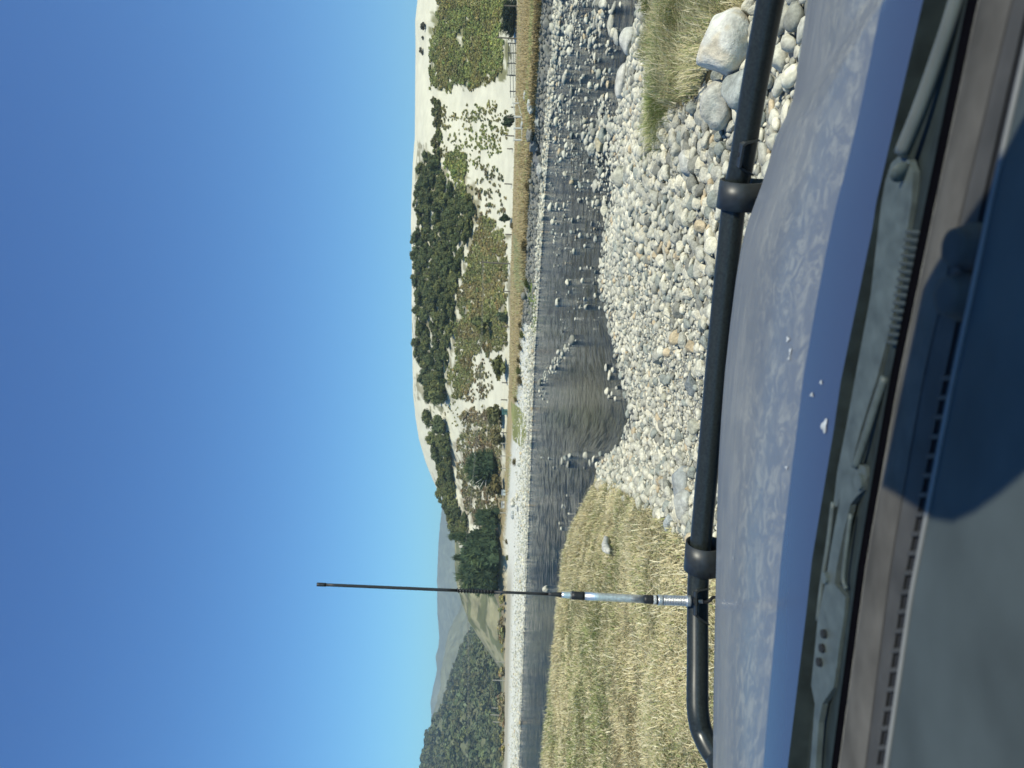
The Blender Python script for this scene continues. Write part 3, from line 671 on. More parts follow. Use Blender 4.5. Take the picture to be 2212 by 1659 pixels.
# dry grass of the far terrace
n = 110000; y = rng.uniform(-150, 1800, n); x = rng.uniform(1070, 1195, n)
Q, ok = hits(x, y, 28, 240, 110); e = Q[:, 1] - far_shore(Q[:, 0]); uu = 829.5 + FPX * Q[:, 0] / Q[:, 1]; es = scarp_at(uu)
rr_ = np.hypot(Q[:, 0], Q[:, 1]); qx, qy = project(Q)
ok &= (e > es + .3) & (rr_ < base_r(uu)) & (uu > 420) & ~((qx > 1098) & (qy > 860) & (qy < 975)) & (fbm(Q[:, 0] / 2, Q[:, 1] / 2, 2, 270) > .25)
Q = Q[ok]; n = len(Q); dk = rng.uniform(.7, 1.15, (n, 1)); cc = np.where((fbm(Q[:, 0] / 5, Q[:, 1] / 5, 2, 275) > .6)[:, None], OLIVE, np.array([.46, .37, .19])) * dk
grass_object('terrace_grass', [blades(Q, rng.uniform(.25, .6, n), rng.uniform(.03, .07, n), rng.uniform(0, 6.28, n), np.clip(rng.normal(.45, .2, n), 0, 1), cc)], 'tawny dry grass covering the far river terrace')
def tussock(x, y, width, c, label, h=1.0):
    q = hit1(x, y, rmin=15); dd = q.length; s_ = width / FPX * dd / 2
    n = 420; th = rng.uniform(0, 6.283, n); r0 = np.abs(rng.normal(0, .25, n)) * s_
    P = np.stack([r0 * np.cos(th), r0 * np.sin(th), np.full(n, -.05)], -1)
    C = np.array(c) * rng.uniform(.6, 1.3, (n, 1))
    v, qd, t, cc = blades(P, rng.uniform(.7, 1.25, n) * s_ * h, rng.uniform(.03, .06, n), th + rng.normal(0, .4, n), np.clip(rng.normal(.45, .22, n), 0, 1), C)
    o = obj('tussock', mesh('tussock', v, [qd, t], False, cc), M_BLADE, loc=q); tag(o, label, 'tussock', 'tussocks of the far bank'); return o
TB = (.28, .23, .12); TO = (.24, .25, .10)
for a in [(1136, 531, 40, TB, 'large brown tussock drooping over the far scarp'), (1141, 612, 34, TO, 'olive tussock above the mossy green patch'), (1126, 702, 26, TB, 'brown tussock between white sand patches'), (1130, 722, 28, TO, 'olive tussock next to the green patch end'),
          (1126, 750, 24, TB, 'round brown tussock on the white sand'), (1122, 778, 22, TB, 'small tussock past the white sand'), (1124, 800, 34, TO, 'pair-topped olive tussock over the cobbles'), (1126, 822, 36, TB, 'broad dark tussock over the cobbles'),
          (1116, 862, 22, TB, 'small tussock before the sandy track'), (1114, 998, 26, TB, 'brown tussock on the far gravel below the big pine'), (1098, 1205, 20, TO, 'olive tussock left of the power pole'), (1096, 1170, 18, TB, 'tussock at the power pole foot'),
          (1140, 400, 24, TB, 'tawny tussock over the boulder shore'), (1108, 488, 22, TB, 'brown tussock by the fence line')]:
    tussock(*a)
# ------------------------------------------------------------------ trees and shrubs
def leaf_cloud(seed, n, lobes, size, squash=.8, spiky=0.0, up=0.3, shape='dome', q=None):
    """unit crown: many leaf-sized faces spread over lobes; radius about 1, base near z = 0"""
    g = np.random.default_rng(seed); Vs = []; nl = lobes
    if shape == 'dome':
        th = g.uniform(0, 6.283, nl); cz = g.uniform(.12, .85, nl); cr = np.sqrt(np.clip(1 - (cz * .95) ** 2, 0, 1)) * g.uniform(.25, .75, nl)
        c = np.stack([np.cos(th) * cr, np.sin(th) * cr, cz * squash * 1.2], -1); rl = g.uniform(.28, .46, nl)
    elif shape == 'cone':
        cz = g.uniform(0.05, 1, nl); th = g.uniform(0, 6.283, nl); cr = (1 - cz) * g.uniform(.4, .85, nl) + .03
        c = np.stack([np.cos(th) * cr, np.sin(th) * cr, cz * squash * 2], -1); rl = g.uniform(.14, .30, nl) * (1.25 - cz)
    else:
        th = g.uniform(0, 6.283, nl); cr = g.uniform(0, .85, nl); c = np.stack([np.cos(th) * cr, np.sin(th) * cr, g.uniform(.1, .5, nl) * squash], -1); rl = g.uniform(.2, .4, nl)
    k_ = g.integers(0, nl, n); d = g.normal(size=(n, 3)); d /= np.linalg.norm(d, axis=1)[:, None]
    d[:, 2] = np.where(d[:, 2] < -.35, -d[:, 2], d[:, 2])
    P = c[k_] + d * (rl[k_] * g.uniform(.72, 1.06, n))[:, None] * np.array([1, 1, squash])
    P[:, 2] = np.maximum(P[:, 2], 0.0)
    nor = d + g.normal(0, .35, (n, 3)) + np.array([0, 0, up]); nor /= np.linalg.norm(nor, axis=1)[:, None]
    a = np.cross(nor, g.normal(size=(n, 3))); a /= np.linalg.norm(a, axis=1)[:, None]; b = np.cross(nor, a)
    s = size * g.uniform(.6, 1.4, (n, 1))
    if spiky: a = d * .9 + g.normal(0, .25, (n, 3)) + np.array([0, 0, .0]); b = np.cross(a, g.normal(size=(n, 3))); b /= np.linalg.norm(b, axis=1)[:, None]; a = a * (1 + spiky); b = b * .55
    V = np.stack([P - a * s, P - b * s * .6, P + a * s, P + b * s * .6], 1).reshape(-1, 3)
    F = np.arange(n * 4).reshape(-1, 4)
    tint = (0.72 + .56 * g.uniform(size=nl))[k_] * g.uniform(.8, 1.2, n)
    C = np.repeat(tint[:, None] * np.array([1, 1, 1]), 4, 0)
    # warm tips on some lobes
    wm = (g.uniform(size=nl) < .35)[k_]; C[np.repeat(wm, 4)] *= np.array([1.15, 1.05, .85])
    Vi, Fi = ico(1); core = []; 
    for j in range(nl):
        core.append((Vi * rl[j] * .74 * np.array([1, 1, squash]) + c[j], Fi))
    CV, CF = join(core)
    CV[:, 2] = np.maximum(CV[:, 2], 0)
    return V, F, C, CV, CF[0]
def crown_mesh(name, *a, **k):
    V, F, C, CV, CF = leaf_cloud(*a, **k)
    me = mesh(name, np.concatenate([V, CV]), [F, CF + len(V)], False, np.concatenate([C, np.full((len(CV), 3), .8)])); me.materials.append(M_LEAF); return me
CROWN = [crown_mesh('tree_crown', 300 + i, 900, 13 + i % 4, .085, squash=.8 + .08 * (i % 3)) for i in range(7)]
CONE = [crown_mesh('conifer_crown', 320 + i, 2300, 60, .075, squash=.6, spiky=.9, shape='cone', up=0) for i in range(2)]
BROAD = [crown_mesh('conifer_crown', 330 + i, 2400, 26, .07, squash=.85, spiky=.9, up=0) for i in range(2)]
BUSH = [crown_mesh('bush_foliage', 340 + i, 420, 9, .12, squash=.75) for i in range(6)]
SMALL = [crown_mesh('bush_foliage', 360 + i, 110, 5, .22, squash=.7) for i in range(6)]
tv, tf_ = tube([(0, 0, -.3), (.03, 0, .3), (-.02, .03, .7), (.02, 0, 1.0)], [.09, .07, .05, .02], 7)
branches = [(tv, tf_)]
for k_ in range(5):
    a_ = k_ * 1.3; z0 = .3 + .1 * k_
    branches.append(tube([(0, 0, z0), (.25 * math.cos(a_), .25 * math.sin(a_), z0 + .18), (.5 * math.cos(a_ + .2), .5 * math.sin(a_ + .2), z0 + .3)], [.035, .022, .008], 5))
V_, F_ = join(branches); TRUNK = mesh('trunk', V_, F_, True); TRUNK.materials.append(M_BARK)
DARKG = (.098, .122, .052); MIDG = (.155, .175, .068); OLV = (.29, .305, .135); BRN = (.26, .235, .15); CON = (.065, .10, .052)
def tree(q, wid, hgt, c, label, crowns, group=None, name='tree', cat='tree', trunk=True, rot=None, part='crown', lift=0.0):
    t = empty(name, q); t.rotation_euler = (0, 0, rnd.uniform(0, 6.28) if rot is None else rot); t.scale = (wid, wid, hgt)
    tag(t, label, cat, group)
    o = obj(part, rnd.choice(crowns), parent=t); o.location = (0, 0, lift); o.color = (*(np.array(c) * rnd.uniform(.85, 1.15)), 1)
    if trunk: obj('trunk', TRUNK, parent=t)
    return t
def bush(q, wid, hgt, c, label, meshes, group=None, name='shrub', cat='shrub'):
    o = bpy.data.objects.new(name, rnd.choice(meshes)); col.objects.link(o); o.location = q; o.rotation_euler = (0, 0, rnd.uniform(0, 6.28)); o.scale = (wid, wid, hgt)
    o.color = (*(np.array(c) * rnd.uniform(.82, 1.18)), 1); tag(o, label, cat, group); return o
# forest bands (picture regions -> points on the slope)
def scatter(poly, n, mind, seed, rmin=100, wall=None):
    g = np.random.default_rng(seed); xs = [p[0] for p in poly]; ys = [p[1] for p in poly]; out = []
    cx = g.uniform(min(xs), max(xs), n * 40); cy = g.uniform(min(ys), max(ys), n * 40); ok = inpoly(cx, cy, poly); cx = cx[ok]; cy = cy[ok]
    for a, b in zip(cx, cy):
        if all(((a - p) * 1.4) ** 2 + (b - q) ** 2 > mind ** 2 for p, q in out):
            out.append((a, b))
            if len(out) >= n: break
    Q, ok = hits([p[0] for p in out], [p[1] for p in out], rmin, 415)
    return [(out[i], Vector(Q[i])) for i in range(len(out)) if ok[i]]
FOREST = [(918, 330), (912, 420), (908, 520), (905, 620), (905, 720), (912, 800), (925, 860), (962, 870), (968, 800), (976, 740), (985, 660), (1002, 560), (1020, 500), (1030, 440), (1000, 420), (975, 400), (955, 360), (940, 330)]
FOREST2 = [(940, 940), (950, 985), (952, 1040), (955, 1090), (958, 1120), (985, 1160), (1010, 1170), (1015, 1130), (990, 1090), (982, 1040), (978, 990), (972, 945)]
def region_word(x, y):
    for lim, w_ in ((820, 'next to the sand saddle'), (775, 'over the long thicket'), (730, 'over the wedge-shaped bush'), (680, 'over the ball bush'), (630, 'over the scrub post'), (585, 'beyond the power pole'), (540, 'over the power pole'), (490, 'over the bare sand edge'), (440, 'over the round fence bush'), (385, 'over the dark mounds')):
        if y > lim: return w_
    return 'at the speckled sand end'
labs = {}
shap = [('domed', 1, 1), ('broad', 1.25, 1), ('narrow', .82, 1.05), ('tall', .95, 1.25), ('low', 1.1, .78), ('broad tall', 1.2, 1.2), ('small low', .85, .8)]
def uniq(lb):
    labs[lb] = labs.get(lb, 0) + 1; return lb
pts = scatter(FOREST, 120, 17, 1)
pts.sort(key=lambda p: p[0][0])
for (p, q) in pts:
    s_ = q.length / FPX * rnd.uniform(13, 20)
    c = DARKG if rnd.random() < .6 else MIDG
    row = 'on the crest row' if p[0] < 925 else 'in the upper slope' if p[0] < 950 else 'in the middle slope' if p[0] < 980 else 'at the lower edge'
    tone = 'dark green' if c == DARKG else 'olive green'
    rnd.shuffle(shap); sh_ = next((h_ for h_ in shap if '%s %s tree %s %s' % (h_[0], tone, row, region_word(*p)) not in labs), shap[0])
    t = tree(q, s_ * 1.07 * sh_[1], s_ * sh_[2], c, uniq('%s %s tree %s %s' % (sh_[0], tone, row, region_word(*p))), CROWN, 'trees of the dark wood on the dune')
pts = scatter(FOREST2, 46, 17, 2); pts.sort(key=lambda p: p[0][0])
for (p, q) in pts:
    s_ = q.length / FPX * rnd.uniform(13, 19); c = DARKG if rnd.random() < .6 else MIDG
    row = 'top' if p[0] < 958 else 'middle' if p[0] < 980 else 'lower edge'
    wd = 'next to the saddle' if p[1] < 985 else 'over the big pine' if p[1] < 1035 else 'behind the mound' if p[1] < 1085 else 'at the mound end' if p[1] < 1125 else 'behind the conifers'
    tone = 'dark green' if c == DARKG else 'olive green'; rnd.shuffle(shap); fm = '%s %s tree at %s of the small wood %s'
    sh_ = next((h_ for h_ in shap if fm % (h_[0], tone, row, wd) not in labs), shap[0])
    tree(q, s_ * 1.07 * sh_[1], s_ * sh_[2], c, uniq(fm % (sh_[0], tone, row, wd)), CROWN, 'trees of the smaller wood')
def at(x, y, wpx, hpx, c, label, crowns, kind='tree', **k):
    q = hit1(x, y, rmin=40); f = q.length / FPX
    if kind == 'tree': return tree(q, wpx * f / 2, hpx * f / 1.35, c, label, crowns, **k)
    return bush(q, wpx * f / 2, hpx * f / 1.0, c, label, crowns, **k)
at(963, 917, 60, 48, DARKG, 'big round dark tree standing alone at the sand saddle', CROWN)
at(932, 902, 50, 26, MIDG, 'smaller spreading tree behind the big round one', CROWN)
at(965, 848, 62, 50, MIDG, 'tall domed tree ending the dark wood at the saddle', CROWN)
at(941, 822, 40, 34, DARKG, 'dark crest tree above the tall domed one', CROWN)
at(1076, 1014, 92, 78, CON, 'big dark pine with dead grey branches on the mound', BROAD, name='pine_tree', cat='pine')
dead = bpy.context.scene.objects.get('pine_tree')
q = hit1(1074, 1022, rmin=40); bs = []
for k_ in range(7):
    a_ = -1.4 + k_ * .45; L_ = rnd.uniform(2.2, 3.6)
    bs.append(tube([(0, -1.5, 1.6), (L_ * .5 * math.sin(a_), -4.4, 2.0 + L_ * .45 * math.cos(a_ * .8)), (L_ * math.sin(a_) * 1.1, -5.0, 2.2 + L_ * .9 * abs(math.cos(a_)))], [.16, .12, .05], 5))
V_, F_ = join(bs); o = obj('dead_branches', mesh('dead_branches', V_, F_), M_DEADWOOD)
bpy.context.view_layer.update(); o.location = q; o.parent = dead; o.matrix_parent_inverse = (Matrix.Translation(dead.location) @ dead.rotation_euler.to_matrix().to_4x4() @ Matrix.Diagonal((*dead.scale, 1))).inverted()
at(1078, 1245, 92, 96, CON, 'tall dark conifer with drooping fronds beside the antenna', BROAD, name='conifer', cat='conifer')
at(1079, 1268, 46, 84, CON, 'outer conifer overlapping the drooping one on its open side', CONE, name='conifer', cat='conifer')
at(1078, 1160, 58, 108, CON, 'conifer where the smaller wood meets the flats', CONE, name='conifer', cat='conifer')
at(1078, 1206, 62, 100, CON, 'conifer between the power pole and the drooping one', CONE, name='conifer', cat='conifer')
at(1079, 1182, 84, 92, CON, 'broad conifer filling the gap by the power pole', BROAD, name='conifer', cat='conifer')
at(1079, 1226, 80, 92, CON, 'broad conifer just short of the antenna', BROAD, name='conifer', cat='conifer')
at(1080, 1120, 50, 60, CON, 'short conifer at the foot of the mound', BROAD, name='conifer', cat='conifer')
at(1114, 40, 76, 30, (.028, .042, .024), 'long black-green hedge tree beside the post', BROAD, trunk=True)
at(1113, 265, 32, 32, (.04, .06, .03), 'round dark bush behind the pale rails', BUSH, 'bush')
at(1106, 471, 26, 26, (.04, .062, .03), 'round dark bush on bare sand by the fence', BUSH, 'bush')
at(1098, 685, 30, 28, (.06, .085, .05), 'blue-green ball bush beside the fence', BUSH, 'bush')
at(1064, 700, 54, 42, MIDG, 'big wedge-shaped green bush on the scrub slope', BUSH, 'bush')
at(1096, 795, 84, 32, (.13, .14, .05), 'long olive thicket behind the fence', BUSH, 'bush')
at(1088, 905, 84, 36, (.12, .125, .055), 'olive thicket over the small green shed', BUSH, 'bush')
at(1090, 1050, 66, 36, (.13, .12, .055), 'rusty olive thicket under the pine', BUSH, 'bush')
at(1090, 945, 50, 30, (.13, .12, .055), 'low thicket between shed and pine', BUSH, 'bush')
for (x, y, w_, lb) in [(917, 53, 24, 'largest dark shrub on the bare crest'), (914, 84, 12, 'smallest dark shrub on the bare crest'), (912, 109, 18, 'round shrub nearest the wood on the bare crest')]:
    at(x + 2, y, w_, w_ * .5, (.07, .07, .05), lb, BUSH, 'bush')
for (x, y, w_, lb) in [(899, 435, 44, 'long dark shrub breaking the skyline beyond the wood'), (893, 518, 26, 'low shrub on the sandy skyline'), (893, 555, 22, 'second low shrub on the sandy skyline'), (893, 600, 16, 'faint last shrub on the sandy skyline')]:
    at(x + 1, y, w_, 9, MIDG, lb, BUSH, 'bush')
# scrub: the 230 largest as shrubs of their own, the rest one mass
SC = []   # (poly, number, colour, size px, jitter)
SC.append(([(948, -60), (948, 0), (938, 60), (932, 110), (930, 165), (936, 200), (960, 198), (985, 190), (1020, 182), (1060, 170), (1090, 160), (1096, 120), (1090, 90), (1078, 70), (1090, 0), (1090, -60)], 4600, OLV, (6.5, 10), 'on the dense olive slope'))
SC.append(([(935, 215), (940, 300), (948, 345), (956, 340), (950, 280), (946, 215)], 200, (.14, .15, .07), (9, 12), 'in the dark line of scrub under the crest'))
SC.append(([(950, 235), (955, 345), (1000, 370), (1060, 350), (1100, 300), (1100, 225), (1060, 215), (1000, 240)], 520, OLV, (5, 9), 'on the speckled sand slope'))
SC.append(([(1020, 345), (1010, 400), (1030, 470), (1075, 500), (1095, 480), (1094, 380), (1080, 350)], 95, BRN, (7, 12), 'among the dark mounds on white sand'))
SC.append(([(975, 330), (1005, 335), (1015, 400), (1005, 430), (985, 400), (965, 360)], 300, OLV, (8, 12), 'on the light green edge of the wood'))
SC.append(([(1000, 590), (985, 680), (978, 760), (968, 830), (990, 860), (1010, 850), (1025, 780), (1050, 760), (1080, 760), (1096, 730), (1098, 600), (1098, 490), (1078, 500), (1045, 460), (1025, 520)], 4400, (.285, .28, .145), (6, 10), 'on the tawny scrub slope'))
SC.append(([(1010, 770), (1006, 850), (1030, 880), (1060, 860), (1066, 770)], 150, BRN, (6, 10), 'by the sandy track'))
SC.append(([(1003, 885), (995, 940), (990, 985), (988, 1020), (995, 1060), (1025, 1110), (1045, 1150), (1085, 1140), (1085, 1000), (1085, 890), (1050, 880)], 2100, (.255, .235, .15), (6, 10), 'on the brown scrubby mound'))
SC.append(([(960, 880), (980, 940), (992, 900), (985, 868), (968, 860)], 24, OLV, (5, 8), 'on the sand saddle'))
SC.append(([(1086.2, 1280), (1084.5, 1400), (1084.5, 1660), (1088, 1660), (1089, 1400), (1091, 1280)], 260, BRN, (9, 18), 'in the brown hedge line of the far flats'))
allp = []
for si, (poly, n, c, (s0, s1), wd) in enumerate(SC):
    g = np.random.default_rng(500 + si); xs = [p[0] for p in poly]; ys = [p[1] for p in poly]
    x = g.uniform(min(xs), max(xs), n * 4); y = g.uniform(min(ys), max(ys), n * 4); ok = inpoly(x + 34 * (fbm(x / 14, y / 14, 3, 700 + si) - .5), y + 64 * (fbm(x / 12, y / 16, 3, 720 + si) - .5), poly)
    # gaps where bare sand shows
    gap = .6 * vn(x / 9, y / 14, 600 + si) + .4 * vn(x / 22 + y / 40, y / 34, 640 + si)
    thr = {0: .27, 1: 0, 2: .40, 3: .3, 4: .2, 5: .27, 6: .4, 7: .3, 8: 0, 9: 0}[si]
    ok &= gap > thr; x = x[ok][:n]; y = y[ok][:n]
    Q, ok = hits(x, y, 60, 415, 220)
    for i in range(len(x)):
        if ok[i]: allp.append((g.uniform(s0, s1) * (1.25 if g.uniform() < .1 else 1), x[i], y[i], Vector(Q[i]), c, wd, si))
allp.sort(key=lambda t: -t[0])
adj = [('rounded', 1, 1), ('flat', 1.1, .6), ('tall', .9, 1.35), ('wide', 1.35, .9), ('big rounded', 1.25, 1.25), ('narrow', .75, 1.05)]
for (s_, x, y, q, c, wd, si) in allp[:230]:
    f = q.length / FPX; tone = rnd.choice([('olive', (1, 1, 1)), ('dull green', (.8, 1.0, .8)), ('brownish', (1.15, .95, .9)), ('yellow-green', (1.15, 1.2, .8))])
    hi = 'high up' if x < 990 else 'halfway up' if x < 1050 else 'low down'
    cc = tuple(np.array(c) * np.array(tone[1]))
    wd2 = wd
    if si == 0: wd2 = wd + (' over the hedge tree' if y < 50 else ' over the stock yard' if y < 120 else ' by the sand slide')
    if si == 5: wd2 = wd + (' under the dark wood' if x < 1000 else ' by the ball bush' if 640 < y < 740 and x > 1040 else ' by the power pole' if y < 620 else ' by the long thicket' if y > 740 else '')
    if si == 7: wd2 = wd + (' by the shed' if y < 940 else ' around the pine' if y < 1050 else ' at the conifer end')
    rnd.shuffle(adj); h_ = next((h_ for h_ in adj if '%s %s shrub %s %s' % (h_[0], tone[0], hi, wd2) not in labs), adj[0])
    bush(q, s_ * f * .62 * h_[1], s_ * f * .62 * h_[2], cc, uniq('%s %s shrub %s %s' % (h_[0], tone[0], hi, wd2)), SMALL, 'shrubs of the dune slope')
def merge_leaves(items, name, label, variants, cat, tintk=.25):
    Vs = []; Fs = []; Ts = []; Cs = []; off = 0
    vi = rng.integers(0, len(variants), len(items))
    for k_, (V, F, C, CV, CF) in enumerate(variants):
        idx = np.where(vi == k_)[0]
        if not len(idx): continue
        A = np.concatenate([V, CV]); CC = np.concatenate([C, np.full((len(CV), 3), .8)]); n = len(idx)
        th = rng.uniform(0, 6.283, n); c_, s_ = np.cos(th), np.sin(th)
        pos = np.array([items[i][0] for i in idx]); wd = np.array([items[i][1] for i in idx]); ht = np.array([items[i][2] for i in idx]); cl = np.array([items[i][3] for i in idx])
        X = (A[None, :, 0] * c_[:, None] - A[None, :, 1] * s_[:, None]) * wd[:, None] + pos[:, 0:1]
        Y = (A[None, :, 0] * s_[:, None] + A[None, :, 1] * c_[:, None]) * wd[:, None] + pos[:, 1:2]
        Z = A[None, :, 2] * ht[:, None] + pos[:, 2:3]
        Vs.append(np.stack([X, Y, Z], -1).reshape(-1, 3)); Cs.append((CC[None] * (cl * rng.uniform(1 - tintk, 1 + tintk, (n, 1)))[:, None, :]).reshape(-1, 3))
        b_ = (np.arange(n) * len(A))[:, None, None] + off
        Fs.append((F[None] + b_).reshape(-1, 4)); Ts.append((CF[None] + len(V) + b_).reshape(-1, 3)); off += n * len(A)
    o = obj(name, mesh(name, np.concatenate(Vs), [np.concatenate(Fs), np.concatenate(Ts)], False, np.concatenate(Cs)), M_SCRUB); tag(o, label, cat, kind='stuff'); return o
TINY = [leaf_cloud(380 + i, 60, 3, .28, squash=.7) for i in range(5)]
hues = [np.array(h) for h in [(1, 1, 1), (.88, .98, .86), (1.1, 1.0, .98), (1.08, 1.1, .92), (.94, .90, .95)]]
items = []
for (s_, x, y, q, c, wd, si) in allp[230:]:
    f = q.length / FPX
    big_ = float(vn(x / 30, y / 42, 801)); brn_ = np.array((1.0, .92, .88)) if vn(x / 24, y / 30, 805) > .58 else np.array((.96, 1.02, .9))
    items.append((q[:], s_ * f * .62, s_ * f * .55, np.array(c) * hues[rng.integers(0, 5)] * brn_ * (.72 + .55 * big_)))
merge_leaves(items, 'scrub', 'low olive and brown scrub covering the dune slopes', TINY, 'scrub')
# fill between the trees of the woods
items = []
for poly, n in ((FOREST, 480), (FOREST2, 190)):
    g = np.random.default_rng(77 + n); xs = [p[0] for p in poly]; ys = [p[1] for p in poly]
    x = g.uniform(min(xs), max(xs), n * 3); y = g.uniform(min(ys), max(ys), n * 3); ok = inpoly(x, y, poly); x = x[ok][:n]; y = y[ok][:n]
    Q, ok = hits(x, y, 60, 415, 220)
    for i in range(len(x)):
        if ok[i]: f = np.linalg.norm(Q[i]) / FPX; items.append((Q[i], g.uniform(8, 13) * f, g.uniform(6, 11) * f, DARKG if g.uniform() < .6 else MIDG))
MIDV = [leaf_cloud(400 + i, 150, 6, .17, squash=.8) for i in range(4)]
merge_leaves(items, 'undergrowth', 'dark undergrowth filling the woods on the dune', MIDV, 'undergrowth')
# bush on the hazy hill
items = []; k0 = (LT.reshape(-1) > .02) & (LT.reshape(-1) < 1.02)
cand = np.where(k0)[0]; g = np.random.default_rng(5)
uu = 829.5 + FPX * LP[:, 0] / LP[:, 1]; cand = cand[(uu[cand] > -120) & (uu[cand] < 350)]
for i in g.choice(cand, 3400):
    p = LP[i] + np.array([g.normal(0, 3), g.normal(0, 3), -1.0])
    if vn(p[0] / 30, p[1] / 30, 9) < .12: continue
    hh = g.uniform(4.0, 7.5); items.append((p, hh, hh * g.uniform(.8, 1.1), np.array((.12, .14, .075)) * hues[rng.integers(0, 4)]))
merge_leaves(items, 'hill_forest', 'hazy green forest covering the hill beyond the flats', TINY, 'forest', .3)
# ------------------------------------------------------------------ fences, poles, sheds
def post(x, y0, y1, xt, label, mat=M_POST, wpx=2.6, name='fence_post', cat='post', group='fence posts along the terrace', lean=0.0, cross=False):
    """post standing at picture point (x, y0) up to picture row xt"""
    q = hit1(x, y0, rmin=40); f = q.length / FPX; h = (x - xt) * f; r_ = wpx * f / 2
    V, F = tube([(0, 0, -.3), (lean * h * .5, 0, h * .5), (lean * h, 0, h)], [r_, r_ * .95, r_ * .85], 8)
    o = obj(name, mesh(name, V, F), mat, loc=q); tag(o, label, cat, group); return o, q, h
post(1117, 84, 0, 1077, 'tall post with a short crossarm beside the wooden yard', wpx=3, lean=.045, name='pole', cat='pole', group=None)
o_, q_, h_ = post(1102, 570, 0, 1041, 'power pole rising from the dry grass before the tawny scrub', wpx=3.4, lean=.04, name='power_pole', cat='pole', group=None)
V_, F_ = tube([(-.6, 0, h_ * .965), (.6, 0, h_ * .965)], .05, 6); obj('crossarm', mesh('crossarm', V_, F_), M_POST, parent=o_)
o2_, q2_, h2_ = post(1081, 1185, 0, 1003, 'pale power pole in front of the conifers', wpx=3.2, lean=.02, name='power_pole', cat='pole', group=None, mat=M_PALEPOST)
V_, F_ = tube([(-.7, 0, h2_ * .965), (.7, 0, h2_ * .965)], .06, 6); obj('crossarm', mesh('crossarm', V_, F_), M_POST, parent=o2_)
# wires between the poles and off along the hazy hill
def wire(a, b, sag, label, r_=.022):
    P = [Vector(a).lerp(Vector(b), t) - Vector((0, 0, sag * 4 * t * (1 - t))) for t in np.linspace(0, 1, 24)]
    V, F = tube(P, r_, 4); o = obj('power_line', mesh('power_line', V, F), M_PALEPOST); tag(o, label, 'wire', 'wires between the power poles'); return o
pa = q_ + Vector((h_ * .04, 0, h_ * .96)); pb = q2_ + Vector((h2_ * .02, 0, h2_ * .96))
wire(pa + Vector((-.5, 0, 0)), pb + Vector((-.6, 0, 0)), .9, 'upper power wire between the two poles'); wire(pa + Vector((.5, 0, -.1)), pb + Vector((.6, 0, -.1)), 1.1, 'lower power wire between the two poles')
for k_, (dx, lb) in enumerate([(-.6, 'upper wire running from the pale pole past the antenna'), (.6, 'lower wire running from the pale pole past the antenna')]):
    d_ = direction(988 + 4 * k_, 1800); wire(pb + Vector((dx, 0, 0)), Vector(d_ * 300), 2.2, lb, .035)
for (y, xb, xt, lb, pale) in [(14, 1119, 1092, 'fence post at the hedge tree', 0), (294, 1111, 1092, 'lone thick fence post on the sand edge', 0), (255, 1118, 1096, 'fence post in the round dark bush', 0), (232, 1112, 1104, 'short post where the pale rails bend', 0), (322, 1108, 1096, 'fence post past the pale rails', 0),
        (398, 1106, 1090, 'fence post below the dark sand mounds', 0), (507, 1106, 1091, 'fence post at the edge of the bare sand', 0), (630, 1102, 1086, 'fence post below the tawny scrub', 0), (706, 1100, 1084, 'fence post beside the wedge-shaped bush', 0), (739, 1098, 1084, 'fence post at the long olive thicket', 0),
        (827, 1097, 1084, 'fence post at the far end of the olive thicket', 0), (864, 1096, 1082, 'fence post beside the sandy track', 0), (935, 1095, 1083, 'thin fence post past the green shed', 0), (958, 1095, 1082, 'pale fence post below the low thicket', 1), (985, 1093, 1082, 'pale fence post below the pine', 1), (1012, 1093, 1082, 'pale fence post in the pine shade', 1),
        (1108, 1092, 1080, 'fence post at the foot of the mound', 1), (1430, 1083, 1066, 'pale bare trunk in the far hedge by the bend', 1), (1470, 1083, 1060, 'tall pale pole standing in the far hedge', 1), (1530, 1082, 1058, 'pale trunk of the far group with a neighbour', 1), (1545, 1082, 1056, 'tallest pale trunk of the far group', 1), (1560, 1082, 1060, 'last pale trunk of the far group', 1)]:
    post(xb, y, 0, xt, lb, mat=M_PALEPOST if pale else M_POST, wpx=2.2 if pale else 2.8, lean=.03)
# stock yard rails
def rails(name, label, cat, pts, heights, mat, rw, posts, post_h, cap=True):
    """rails through picture points pts [(x, y)] on the ground at given heights"""
    qs = [hit1(x, y, rmin=40) for x, y in pts]; f = qs[0].length / FPX
    t = empty(name, qs[0]); tag(t, label, cat)
    for hh in heights:
        V, F = join([box((qs[i] + qs[i + 1]) / 2 - qs[0] + Vector((0, 0, hh)), (qs[i + 1] - qs[i]) / 2, Vector((0, .02, 0)), Vector((0, 0, rw))) for i in range(len(qs) - 1)])
        obj('rail', mesh('rail', V, F), mat, parent=t)
    for k_ in posts:
        i = min(int(k_), len(qs) - 2); q = qs[i].lerp(qs[i + 1], k_ - i) - qs[0]
        V, F = box(q + Vector((0, -.03, post_h / 2 - .1)), (.07, 0, 0), (0, .07, 0), (0, 0, post_h / 2 + .1)); obj('post', mesh('post', V, F), mat, parent=t)
    return t
rails('stock_yard', 'dark wooden stock yard fence of five rails on the terrace', 'fence', [(1116, 94), (1114, 163)], [.2, .48, .76, 1.04, 1.34], M_RAIL_DARK, .055, [0, .3, .62, 1.0], 1.5)
rails('rail_fence', 'low two-rail dark fence joining the stock yard', 'fence', [(1114, 164), (1115, 198), (1117, 212)], [.45, .95], M_RAIL_DARK, .05, [0, 1], 1.1)
rails('white_rails', 'pale double guard rail stepping down to the bank', 'fence', [(1117, 206), (1130, 253), (1130, 303)], [.12, .72], M_WHITE, .035, [.5, 1, 1.5, 2], .85)
